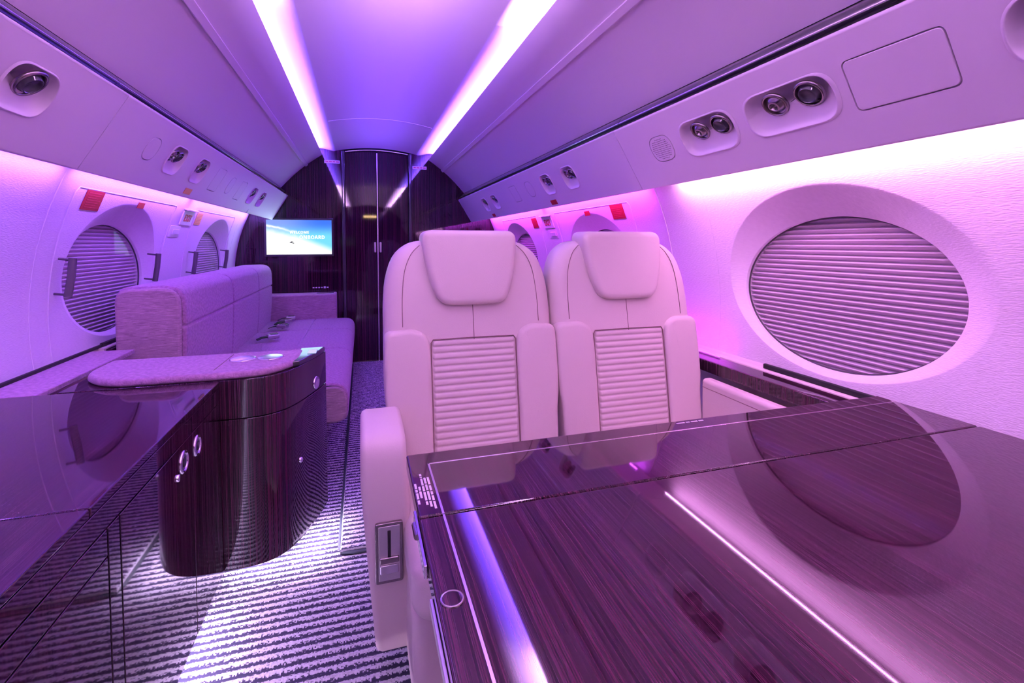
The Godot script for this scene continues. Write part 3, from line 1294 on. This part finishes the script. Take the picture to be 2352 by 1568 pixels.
func build_end_cabinet() -> void:
	var o := thing("end_cabinet", "rounded gloss dark wood end cabinet with padded armrest top before the divan", "cabinet", Vector3(-0.6, 0, -1.7))
	var p := -o.position
	var curve := spline(v2([-0.53, -1.552, -0.46, -1.553, -0.405, -1.566, -0.360, -1.602, -0.328, -1.66, -0.300, -1.735, -0.276, -1.81, -0.262, -1.872]), 5, false)
	var full := PackedVector2Array([Vector2(-0.90, -1.872), Vector2(-0.90, -1.552)])
	var right := PackedVector2Array([Vector2(-0.533, -1.872), Vector2(-0.533, -1.552)])
	full.append_array(curve)
	right.append_array(curve)
	var b := MB.new()
	plan_y(b, full, 0.533, 0.646, 0.002, p)
	part("frieze", b, mat.wood, o)
	b = MB.new()
	plan_y(b, right, 0.088, 0.530, 0.002, p)
	part("curved_door", b, mat.wood, o)
	b = MB.new()
	b.rbox(Vector3(-0.719, 0.309, -1.712) + p, Vector3(0.362, 0.442, 0.32), 0.002, 2)
	part("side_panel", b, mat.wood, o)
	b = MB.new()
	b.rbox(Vector3(-0.66, 0.31, -1.75) + p, Vector3(0.46, 0.46, 0.22), 0.002, 1)
	part("core", b, mat.wood, o)
	b = MB.new()
	b.rbox(Vector3(-0.68, 0.044, -1.80) + p, Vector3(0.44, 0.088, 0.14), 0.002, 1)
	part("plinth", b, mat.wood, o)
	# chamfered gloss end block at the aisle
	b = MB.new()
	var bl := PackedVector2Array(v2([-0.352, 0.646, -0.262, 0.600, -0.262, 0.625, -0.285, 0.662, -0.352, 0.662]))
	var tip := PackedVector2Array(v2([-0.345, -1.660, -0.326, -1.668, -0.300, -1.737, -0.276, -1.812, -0.264, -1.868, -0.345, -1.868]))
	b = MB.new()
	plan_y(b, tip, 0.646, 0.664, 0.004, p)
	part("end_block", b, mat.black, o)
	b = MB.new()
	b.rbox(Vector3(-0.298, 0.6655, -1.79) + p, Vector3(0.028, 0.003, 0.060), 0.001, 1)
	part("switch_panel", b, glow(lin(0.25, 0.65, 0.75), 0.5), o)
	# armrest pad
	var ro := rounded(v2([-0.892, -1.835, -0.892, -1.66, -0.80, -1.558, -0.53, -1.556, -0.43, -1.562, -0.375, -1.602, -0.338, -1.668, -0.330, -1.73, -0.330, -1.835]), [0.02, 0.06, 0.08, 0.02, 0.05, 0.05, 0.03, 0.02, 0.02], 5)
	b = MB.new()
	var q := PackedVector2Array()
	for r in ro:
		q.append(Vector2(r.x, -r.y))
	b.pad(ccw(even(q, 0.03)), Transform3D(Basis(Vector3.RIGHT, Vector3(0, 0, -1), Vector3.UP), p), 0.6465, 0.668, 0.012, 0.0)
	var pad := part("armrest_pad", b, mat.cloth, o)
	b = MB.new()
	b.tube(PackedVector3Array([Vector3(-0.552, 0.662, -1.563) + p, Vector3(-0.548, 0.6675, -1.60) + p, Vector3(-0.543, 0.6675, -1.80) + p, Vector3(-0.541, 0.662, -1.83) + p]), 0.0016, 6)
	part("seam", b, mat.thread, pad)
	# cup holders
	for x in [-0.497, -0.417]:
		b = MB.new()
		b.lathe(PackedVector2Array([Vector2(0.038, 0.0), Vector2(0.038, 0.003), Vector2(0.036, 0.0045), Vector2(0.034, 0.0042), Vector2(0.033, 0.0048), Vector2(0.0002, 0.0052)]), Transform3D(Basis.IDENTITY, Vector3(x, 0.6685, -1.715) + p), 32)
		part("cup_holder", b, mat.lid, o)
	# socket and latch on the aisle side
	var side := Vector3(-0.287, 0.0, -1.775)
	var nrm := Vector3(0.95, 0, 0.31).normalized()
	var bs := Basis(Vector3.UP.cross(nrm).normalized(), nrm, Vector3.UP.cross(nrm).normalized().cross(nrm))
	b = MB.new()
	b.lathe(PackedVector2Array([Vector2(0.022, -0.002), Vector2(0.022, 0.003), Vector2(0.019, 0.004), Vector2(0.016, 0.001), Vector2(0.0002, 0.001)]), Transform3D(bs, side + Vector3(0, 0.560, 0) + p), 28)
	part("socket", b, mat.chrome, o)
	var s2 := Vector3(-0.3275, 0.345, -1.661)
	b = MB.new()
	b.lathe(PackedVector2Array([Vector2(0.009, -0.002), Vector2(0.009, 0.003), Vector2(0.006, 0.006), Vector2(0.0002, 0.006)]), Transform3D(bs, s2 + p), 20)
	part("latch", b, mat.chrome, o)


func build_divan() -> void:
	var o := thing("divan", "three seat divan in soft greyish cloth along the wall", "sofa", Vector3(-0.6, 0, -3.15))
	var p := Transform3D(Basis.IDENTITY, -o.position)
	var cuts := [-2.20, -2.945, -3.62, -4.12]
	var back := rounded(v2([-1.03, 0.40, -0.815, 0.40, -0.802, 0.55, -0.797, 0.704, -0.806, 0.712, -0.796, 0.720, -0.800, 0.875, -1.03, 0.87]), [0.0, 0.02, 0.1, 0.006, 0.004, 0.006, 0.075, 0.05], 6)
	var seat := rounded(v2([-0.86, 0.30, -0.31, 0.262, -0.196, 0.258, -0.193, 0.435, -0.483, 0.438, -0.490, 0.430, -0.497, 0.438, -0.86, 0.43]), [0.0, 0.02, 0.055, 0.075, 0.008, 0.004, 0.008, 0.01], 6)
	for i in 3:
		var b := MB.new()
		b.prism(ccw(even(back, 0.06)), p, cuts[i + 1] + 0.002, cuts[i] - 0.002, 0.012, 50)
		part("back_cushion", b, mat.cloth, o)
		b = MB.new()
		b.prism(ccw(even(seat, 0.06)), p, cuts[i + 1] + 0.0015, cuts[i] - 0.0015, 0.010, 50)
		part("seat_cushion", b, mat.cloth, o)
	# end panels in coarser weave
	var b2 := MB.new()
	var be := rounded(v2([-1.025, 0.405, -0.825, 0.405, -0.812, 0.55, -0.808, 0.866, -1.025, 0.862]), [0.0, 0.02, 0.1, 0.07, 0.05], 6)
	b2.prism(ccw(be), p, -2.20, -2.175, 0.010, 50)
	part("back_end_panel", b2, mat.slub, o)
	b2 = MB.new()
	var se := rounded(v2([-0.33, 0.268, -0.202, 0.264, -0.199, 0.425, -0.33, 0.425]), [0.06, 0.055, 0.07, 0.06], 6)
	b2.prism(ccw(se), p, -2.20, -2.185, 0.008, 50)
	part("seat_end_panel", b2, mat.slub, o)
	# base
	b2 = MB.new()
	b2.rbox(p * Vector3(-0.62, 0.15, -3.16), Vector3(0.56, 0.30, 1.90), 0.01, 2)
	part("base", b2, mat.rubber, o)
	# far arm
	b2 = MB.new()
	b2.rbox(p * Vector3(-0.66, 0.315, -4.215), Vector3(0.65, 0.63, 0.18), 0.012, 3)
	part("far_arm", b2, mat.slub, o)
	b2 = MB.new()
	b2.rbox(p * Vector3(-0.42, 0.6315, -4.20), Vector3(0.13, 0.004, 0.06), 0.0015, 1)
	part("arm_tray", b2, mat.chrome, o)
	# seat belts lying on the seat
	var i := 0
	for q in [[-0.690, -3.26, 0.35, "nearest the rounded end cabinet"], [-0.690, -3.66, -0.3, "lying at the middle of the divan"], [-0.690, -3.86, 0.9, "beside the far seat of the divan"], [-0.690, -4.03, 0.1, "by the divan's far arm"]]:
		var t := thing("seat_belt", "dark seat belt with metal buckle " + q[3], "seat belt", Vector3(q[0], 0.4425, q[1]), "seat belts on the divan")
		t.rotation.y = q[2]
		var b := MB.new()
		var strap := PackedVector2Array(v2([-0.06, 0.006, -0.03, 0.018, 0.0, 0.020, 0.04, 0.006, 0.04, 0.0095, 0.0, 0.0245, -0.03, 0.0225, -0.06, 0.010]))
		b.prism(ccw(strap), Transform3D.IDENTITY, -0.023, 0.023, 0.0)
		part("strap", b, mat.rubber, t)
		b = MB.new()
		b.rbox(Vector3(0.030, 0.022, 0), Vector3(0.066, 0.026, 0.056), 0.007, 2)
		part("buckle", b, mat.satin, t)
		b = MB.new()
		b.rbox(Vector3(0.036, 0.0365, 0), Vector3(0.044, 0.005, 0.048), 0.002, 2)
		part("release_flap", b, mat.bronze, t)
		i += 1


func build_chair(cx: float, label: String, outer_arm: float) -> void:
	var o := thing("cabin_chair", label, "chair", Vector3(cx, 0, -1.20), "cream leather seats facing the table")
	var zf := -1.330 + 1.20
	var at := Transform3D(Basis.IDENTITY, Vector3(0, 0, zf))
	# backrest shell
	var half := v2([0.10, 0.322, 0.20, 0.326, 0.236, 0.345, 0.246, 0.46, 0.247, 0.545, 0.254, 0.585, 0.2565, 0.65, 0.2565, 0.72, 0.256, 0.79, 0.255, 0.86, 0.248, 0.93, 0.226, 0.995, 0.188, 1.032, 0.14, 1.046, 0.05, 1.048])
	var pts := []
	for q in half:
		pts.append(q)
	for k in range(half.size() - 1, -1, -1):
		pts.append(Vector2(-half[k].x, half[k].y))
	var b := MB.new()
	b.pad(ccw(even(spline(pts, 3), 0.03)), at, -0.115, -0.004, 0.045, 0.004, true)
	var bk := part("backrest", b, mat.leather, o)
	# bolsters
	for sd: float in [-1.0, 1.0]:
		var bo := v2([0.128, 0.36, 0.240, 0.36, 0.2475, 0.46, 0.2485, 0.545, 0.255, 0.585, 0.2570, 0.65, 0.2570, 0.74, 0.255, 0.790, 0.170, 0.794, 0.134, 0.772, 0.128, 0.72])
		var rr := rounded(bo, [0.012, 0.025, 0.03, 0.02, 0.02, 0.03, 0.03, 0.024, 0.03, 0.025, 0.02], 4)
		if sd < 0:
			rr = mirror(rr)
		b = MB.new()
		b.pad(ccw(even(rr, 0.02)), at, -0.09, 0.013, 0.014, 0.002, true)
		part("bolster", b, mat.leather, bk)
		# seams of the upper cover
		b = MB.new()
		var sm := spline(v2([0.150, 1.032, 0.176, 1.005, 0.196, 0.955, 0.204, 0.88, 0.205, 0.80]), 5, false)
		var path := PackedVector3Array()
		for q in sm:
			path.append(at * MB.lean(Vector3(q.x * sd, q.y, -0.0030 - maxf(0.0, (q.y - 0.985)) * 0.10)))
		b.tube(path, 0.0011, 5)
		part("seam", b, mat.thread, bk)
	b = MB.new()
	var cp := PackedVector3Array()
	for k in 5:
		cp.append(at * MB.lean(Vector3(0.0, lerpf(0.88, 0.752, k / 4.0), -0.0006)))
	b.tube(cp, 0.0011, 5)
	part("seam", b, mat.thread, bk)
	# channelled middle of the backrest: real ribs
	b = MB.new()
	var rows := []
	var pitch := 0.0182
	var y := 0.36
	while y < 0.7595:
		for k in 6:
			var yy := minf(y + pitch * k / 6.0, 0.7605)
			var hh := 0.0055 * sqrt(maxf(0.0, sin(PI * k / 6.0)))
			var row := PackedVector3Array()
			for xx in [-0.1255, -0.1215, -0.115, -0.06, 0.0, 0.06, 0.115, 0.1215, 0.1255]:
				var ed := clampf((0.1255 - absf(xx)) / 0.010, 0.0, 1.0)
				row.append(at * MB.lean(Vector3(xx, yy, -0.006 + (hh + 0.006) * sqrt(ed))))
			rows.append(row)
		y += pitch
	b.grid(rows)
	part("channelled_insert", b, mat.leather, bk)
	b = MB.new()
	var ep := PackedVector3Array()
	for q in v2([-0.1265, 0.36, -0.1265, 0.55, -0.1265, 0.752, -0.121, 0.761, 0.0, 0.762, 0.121, 0.761, 0.1265, 0.752, 0.1265, 0.55, 0.1265, 0.36]):
		ep.append(at * MB.lean(Vector3(q.x, q.y, 0.0)))
	b.tube(ep, 0.0020, 6)
	part("piping", b, mat.thread, bk)
	# headrest: stuffed pad that folds over the top
	var hp := rounded(v2([-0.098, 0.857, 0.098, 0.857, 0.127, 0.93, 0.140, 1.00, 0.147, 1.077, -0.147, 1.077, -0.140, 1.00, -0.127, 0.93]), [0.05, 0.05, 0.05, 0.04, 0.034, 0.034, 0.04, 0.05], 6)
	b = MB.new()
	b.pad(ccw(even(hp, 0.02)), at, -0.075, 0.028, 0.020, 0.002, true)
	part("headrest", b, mat.leather, o)
	# seat cushion and its base
	b = MB.new()
	b.rbox(Vector3(0, 0.37, 0.06), Vector3(0.46, 0.13, 0.50), 0.045, 4)
	part("seat_cushion", b, mat.leather, o)
	b = MB.new()
	b.rbox(Vector3(0, 0.195, 0.02), Vector3(0.45, 0.22, 0.46), 0.03, 3)
	part("seat_base", b, mat.leather, o)
	b = MB.new()
	b.rbox(Vector3(0, 0.045, 0.0), Vector3(0.34, 0.09, 0.36), 0.01, 2)
	part("pedestal", b, mat.rubber, o)
	# armrest on the outer side
	var s := outer_arm
	if s < 0:
		var pf := rounded(v2([-1.335, 0.585, -1.335, 0.30, -1.25, 0.105, -1.105, 0.105, -1.088, 0.30, -1.085, 0.52, -1.10, 0.60, -1.20, 0.612, -1.30, 0.612]), [0.02, 0.06, 0.05, 0.015, 0.06, 0.06, 0.045, 0.05, 0.03], 6)
		# outline in (z, y), thickness across the cabin; tapers towards the foot
		b = MB.new()
		b.prism(ccw(even(pf, 0.04)), Transform3D(Basis(Vector3(0, 0, 1), Vector3.UP, Vector3(-1, 0, 0)), Vector3(0, 0, 1.20)), 0.222, 0.322, 0.014, 40)
		for k in b.v.size():
			var q := b.v[k]
			q.x += 0.030 * clampf((0.50 - q.y) / 0.40, 0.0, 1.0)
			b.v[k] = q
		var ar := part("armrest", b, mat.leather, o)
		# recline control set in the front
		var cc := Transform3D(Basis(Vector3(0, 1, 0), 0.0), Vector3(-0.263, 0.355, 0.1185))
		b = MB.new()
		b.prism(stadium(0.030, 0.068, 0.006, 4), cc, -0.006, 0.003, 0.0015)
		var cp2 := part("recline_control", b, mat.bronze, ar)
		b = MB.new()
		b.rbox(cc * Vector3(0, 0, 0.0035), Vector3(0.046, 0.122, 0.002), 0.001, 1)
		part("control_plate", b, mat.satin, cp2)
		b = MB.new()
		b.rbox(cc * Vector3(0, 0.022, 0.005), Vector3(0.007, 0.060, 0.002), 0.001, 1)
		part("control_slot", b, mat.gap, cp2)
		b = MB.new()
		b.rbox(cc * Vector3(0, -0.013, 0.007), Vector3(0.042, 0.014, 0.008), 0.003, 2)
		part("control_lever", b, mat.bronze, cp2)
		b = MB.new()
		b.rbox(cc * Vector3(0, -0.034, 0.006), Vector3(0.040, 0.020, 0.006), 0.002, 2)
		part("control_button", b, mat.chrome, cp2)
	else:
		b = MB.new()
		b.rbox(Vector3(0.264, 0.40, 0.09), Vector3(0.040, 0.385, 0.46), 0.014, 3)
		var ar2 := part("armrest", b, mat.leather, o)
		b = MB.new()
		b.tube(PackedVector3Array([Vector3(0.2435, 0.565, -0.13), Vector3(0.2435, 0.565, 0.31)]), 0.0012, 5)
		part("seam", b, mat.thread, ar2)


func build_table() -> void:
	var o := thing("folding_table", "large gloss dark wood folding table with inlaid metal line", "table", Vector3(0.48, 0.66, -0.4))
	var p := -o.position
	var y := 0.68
	for z in [[-0.826, -0.6305], [-0.6275, 0.06]]:
		var b := MB.new()
		b.rbox(Vector3(0.481, y - 0.0125, (z[0] + z[1]) / 2) + p, Vector3(1.088, 0.025, z[1] - z[0]), 0.003, 3)
		part("leaf", b, mat.top, o)
	# metal inlay
	for q in [[-0.031, -0.7825, -0.031, -0.6315], [-0.031, -0.6265, -0.031, 0.05], [-0.031, -0.7825, 1.018, -0.7825]]:
		var b := MB.new()
		var c := Vector3((q[0] + q[2]) / 2, y + 0.00005, (q[1] + q[3]) / 2) + p
		b.rbox(c, Vector3(absf(q[2] - q[0]) + 0.0032, 0.0008, absf(q[3] - q[1]) + 0.0032), 0.0003, 1)
		part("inlay_line", b, mat.inlay, o)
	# hinge at the joint of the leaves
	var b2 := MB.new()
	b2.rbox(Vector3(-0.0655, y - 0.014, -0.60) + p, Vector3(0.004, 0.016, 0.12), 0.001, 1)
	var h := part("hinge", b2, mat.chrome, o)
	b2 = MB.new()
	b2.tube(PackedVector3Array([Vector3(-0.068, y - 0.014, -0.64) + p, Vector3(-0.068, y - 0.014, -0.61) + p]), 0.004, 8)
	part("hinge_pin", b2, mat.bronze, h)
	b2 = MB.new()
	b2.rbox(Vector3(-0.0650, y - 0.020, -0.25) + p, Vector3(0.004, 0.010, 0.50), 0.001, 1)
	part("edge_band", b2, mat.satin, o)
	# round flush catch
	b2 = MB.new()
	b2.lathe(PackedVector2Array([Vector2(0.0125, -0.001), Vector2(0.0125, 0.0012), Vector2(0.011, 0.0016), Vector2(0.0102, 0.0008), Vector2(0.0002, 0.0007)]), Transform3D(Basis.IDENTITY, Vector3(-0.0475, y, -0.473) + p), 28)
	var ct := part("catch", b2, mat.bronze, o)
	b2 = MB.new()
	b2.lathe(PackedVector2Array([Vector2(0.0104, 0.0009), Vector2(0.006, 0.0011), Vector2(0.0002, 0.0011)]), Transform3D(Basis.IDENTITY, Vector3(-0.0475, y, -0.473) + p), 24)
	part("catch_face", b2, mat.top, ct)
	# stay that carries the table from the side ledge
	b2 = MB.new()
	b2.rbox(Vector3(0.925, 0.34, -0.35) + p, Vector3(0.09, 0.63, 0.50), 0.01, 2)
	part("stay", b2, mat.wood, o)
	# printed notices: unreadable capitals, one small bar for each run of letters
	var runs := [[0.002, [0.026, 0.018, 0.012, 0.016, 0.022]], [0.007, [0.022, 0.020, 0.028, 0.018]], [0.012, [0.010, 0.006, 0.024, 0.018, 0.026, 0.012]], [0.0175, [0.014, 0.022]], [0.0225, [0.018, 0.010, 0.020, 0.014]]]
	b2 = MB.new()
	var starts := [-0.738, -0.738, -0.752, -0.712, -0.722]
	for k in runs.size():
		var z: float = starts[k]
		for le in runs[k][1]:
			b2.rbox(Vector3(-0.0365 - runs[k][0], y + 0.0003, z + le / 2) + p, Vector3(0.0032, 0.0005, le - 0.003), 0.0002, 1)
			z += le
	part("notice_print", b2, mat.print, o)
	b2 = MB.new()
	var x := 0.462
	for le in [0.022, 0.012, 0.018, 0.014]:
		b2.rbox(Vector3(x + le / 2, y + 0.0003, -0.813) + p, Vector3(le - 0.003, 0.0005, 0.004), 0.0002, 1)
		x += le
	part("edge_print", b2, mat.print, o)


# ---------------------------------------------------------------- fittings
func screen_texture() -> ImageTexture:
	var w := 320
	var h := 186
	var im := Image.create(w, h, false, Image.FORMAT_RGB8)
	var f := FastNoiseLite.new()
	f.seed = 4
	f.frequency = 0.02
	f.fractal_octaves = 4
	for y in h:
		var v := float(y) / h
		for x in w:
			var u := float(x) / w
			var sky := Color(0.50, 0.62, 1.0).lerp(Color(0.20, 0.45, 1.0), smoothstep(0.2, 0.9, u))
			var line := 0.16 + 0.42 * u + 0.03 * f.get_noise_2d(x, y)
			if u > 0.45:
				line = 0.35 + 0.75 * (u - 0.45)
			var c := sky.lerp(Color(0.45, 0.85, 1.0), smoothstep(0.05, 0.5, v))
			c = c.lerp(Color(1.0, 1.0, 0.97), smoothstep(line - 0.03, line + 0.22, v) * 0.97)
			c = c.lerp(Color(1.0, 1.0, 0.90), smoothstep(0.6, 1.0, v) * (1.0 - u))
			var band := exp(-pow((v - line) / 0.035, 2.0)) * clampf(1.2 - 1.6 * u, 0.0, 1.0)
			c = c.lerp(Color.WHITE, band)
			im.set_pixel(x, y, c)
	return ImageTexture.create_from_image(im)


func build_tv() -> void:
	var c := Vector3(-0.619, 1.084, Z_FRONT)
	var o := thing("television", "bulkhead television showing bright blue sky over pale sand", "television", c)
	var b := MB.new()
	b.rbox(Vector3(0, 0, 0.004), Vector3(0.525, 0.315, 0.010), 0.003, 2)
	part("bezel", b, mat.black, o)
	var m := StandardMaterial3D.new()
	m.albedo_color = Color(0.02, 0.02, 0.02)
	m.roughness = 0.2
	m.emission_enabled = true
	m.emission = Color.WHITE
	m.emission_operator = BaseMaterial3D.EMISSION_OP_MULTIPLY
	m.emission_texture = screen_texture()
	m.emission_energy_multiplier = 1.0
	b = MB.new()
	b.quad(Vector3(-0.247, 0.141, 0.0105), Vector3(-0.247, -0.141, 0.0105), Vector3(0.247, -0.141, 0.0105), Vector3(0.247, 0.141, 0.0105))
	# uv: u across, v down
	b.uv = PackedVector2Array([Vector2(0, 0), Vector2(0, 1), Vector2(1, 0), Vector2(1, 1)])
	var s := part("screen", b, m, o)
	var wt := glow(Color.WHITE, 1.0)
	var dk := std(Color(0.1, 0.16, 0.16), 0.6)
	lettering("screen_lettering", "WELCOME", 0.030, 0.0006, wt, s, Transform3D(Basis.IDENTITY, Vector3(0.0, 0.040, 0.0112)))
	lettering("screen_lettering", "ONBOARD", 0.040, 0.0006, wt, s, Transform3D(Basis.IDENTITY, Vector3(0.095, 0.0, 0.0112)))
	b = MB.new()
	b.prism(PackedVector2Array(v2([-0.078, -0.042, -0.045, -0.052, -0.040, -0.048, -0.062, -0.040, -0.045, -0.036, -0.060, -0.034])), Transform3D.IDENTITY, 0.0108, 0.0112)
	part("screen_bird", b, dk, s)
	strip_light("screen_glow", Vector3(0, 0, 0.02), Vector3(0, 0, 1), 0.49, 0.28, lin(0.55, 0.8, 1.0), 0.10, o, Vector3.UP)
	# row of small marked switches below
	var r := thing("switch_row", "row of tiny pale switches on the bulkhead under the television", "switch", Vector3(-0.465, 0.666, Z_FRONT))
	for k in 6:
		b = MB.new()
		b.rbox(Vector3(-0.055 + 0.022 * k, 0, 0.002), Vector3(0.014 if k != 4 else 0.018, 0.010 if k != 4 else 0.016, 0.004), 0.001, 1)
		part("switch", b, mat.white, r)


func build_fittings() -> void:
	for sd: float in [-1.0, 1.0]:
		var where := "over the divan" if sd < 0 else "behind the cream seats"
		# illuminated exit sign in its shallow box
		var fr := wall_frame(sd, 1.172, -3.01 if sd < 0 else -2.955, 0.0)
		var o := thing("exit_sign", "small pale EXIT sign with dark letters " + where, "sign", fr.origin)
		o.transform = fr
		var b := MB.new()
		b.prism(stadium(0.085, 0.040, 0.006, 3), Transform3D.IDENTITY, -0.004, 0.006, 0.0015)
		part("sign_box", b, mat.white, o)
		lettering("sign_lettering", "EXIT", 0.052, 0.002, mat.redink, o, Transform3D(Basis.IDENTITY, Vector3(0, 0, 0.0066)))
		b = MB.new()
		b.rbox(Vector3(0, 0.047, 0.010), Vector3(0.18, 0.008, 0.022), 0.003, 2)
		part("hood", b, mat.panel, o)
		# recessed pull below it
		fr = wall_frame(sd, 1.098, -2.90 if sd < 0 else -2.93, 0.0)
		o = thing("exit_pull", "small recessed exit pull below the EXIT sign " + where, "handle", fr.origin)
		o.transform = fr
		b = MB.new()
		b.prism(stadium(0.070, 0.030, 0.008, 3), Transform3D.IDENTITY, -0.004, 0.003, 0.001)
		part("plate", b, mat.panel, o)
		b = MB.new()
		b.rbox(Vector3(0.012, -0.002, 0.004), Vector3(0.085, 0.026, 0.004), 0.001, 1)
		part("recess", b, mat.panel, o)
		# red instruction placards
		for q in [[-2.045, 1.186, 0.058, 0.036, "large red instruction placard " + where], [-2.42 if sd < 0 else -2.36, 1.196, 0.030, 0.013, "small red placard above the oval window " + where], [-3.20, 1.176, 0.050, 0.036, "faded red placard near the forward window " + where]]:
			fr = wall_frame(sd, q[1], q[0], 0.001)
			o = thing("placard", q[4], "sign", fr.origin, "instruction placards on the side walls")
			o.transform = fr
			b = MB.new()
			b.rbox(Vector3(0, 0, 0.001), Vector3(q[2] * 2, q[3] * 2, 0.002), 0.0008, 1)
			part("plate", b, mat.orange if sd < 0 and q[0] < -3.0 else mat.red, o)
			if q[2] > 0.04:
				b = MB.new()
				for k in 7:
					b.rbox(Vector3(-0.004 * (k % 3), q[3] * (0.72 - 0.24 * k), 0.0022), Vector3(q[2] * (1.5 - 0.15 * (k % 3)), 0.0022, 0.0006), 0.0002, 1)
				part("print", b, mat.redink, o)
	# grab handles beside the windows over the divan
	for q in [[-1.955, "grab handle at the aft edge of the middle window"], [-2.66, "grab handle at the forward edge of the middle window"], [-3.20, "grab handle at the aft edge of the forward window"], [-3.87, "grab handle close to the bulkhead corner"]]:
		var fr := wall_frame(-1.0, 0.93, q[0], 0.0)
		var o := thing("grab_handle", q[1] + " over the divan", "handle", fr.origin, "grab handles on the wall over the divan")
		o.transform = fr
		var b := MB.new()
		b.tube(PackedVector3Array([Vector3(0, -0.065, 0.040), Vector3(0, 0, 0.042), Vector3(0, 0.065, 0.040)]), 0.0115, 10)
		part("grip", b, mat.handle, o)
		for k in [-1.0, 1.0]:
			b = MB.new()
			b.tube(PackedVector3Array([Vector3(0, 0.058 * k, -0.004), Vector3(0, 0.058 * k, 0.040)]), 0.004, 8)
			part("stem", b, mat.handle, o)
	# warm wall lamp on the rear bulkhead, seen only in the gloss doors
	var l := thing("galley_lamp", "small warm lamp on the rear bulkhead", "lamp", Vector3(0.05, 1.60, Z_BACK))
	var b3 := MB.new()
	b3.rbox(Vector3(0, 0, -0.02), Vector3(0.30, 0.05, 0.03), 0.01, 2)
	part("lamp_glass", b3, glow(lin(1.0, 0.62, 0.25), 3.0), l)
	strip_light("lamp_light", Vector3(0, 0, -0.04), Vector3(0, 0, -1), 0.28, 0.04, lin(1.0, 0.62, 0.25), 0.06, l, Vector3.UP)


func _ready() -> void:
	# camera: 2352 x 1568 frame, focal length 1115 px, lens shifted down by 180 px
	var cam := Camera3D.new()
	cam.name = "camera"
	cam.projection = Camera3D.PROJECTION_FRUSTUM
	cam.near = 0.05
	cam.far = 60.0
	cam.size = 0.05 * 1568.0 / 1115.0
	cam.frustum_offset = Vector2(0, -0.05 * 180.27 / 1115.0)
	cam.position = Vector3(-0.13, 1.04, 0.0)
	cam.rotation = Vector3(deg_to_rad(-2.4), deg_to_rad(-17.146), 0)
	add_child(cam)
	cam.current = true
	var env := Environment.new()
	env.background_mode = Environment.BG_COLOR
	env.background_color = Color.BLACK
	env.tonemap_mode = Environment.TONE_MAPPER_LINEAR
	env.tonemap_exposure = 1.14
	env.sdfgi_enabled = true
	env.ssao_enabled = true
	env.ssil_enabled = true
	var we := WorldEnvironment.new()
	we.name = "environment"
	we.environment = env
	add_child(we)
	make_materials()
	build_lights()
	build_shell()
	build_walls()
	build_ledges()
	build_bulkhead()
	build_overhead()
	build_credenza()
	build_end_cabinet()
	build_divan()
	build_chair(0.182, "cream leather seat by the aisle with ribbed back and recline control", -1.0)
	build_chair(0.696, "cream leather seat with ribbed back beside the window wall", 1.0)
	build_table()
	build_tv()
	build_fittings()
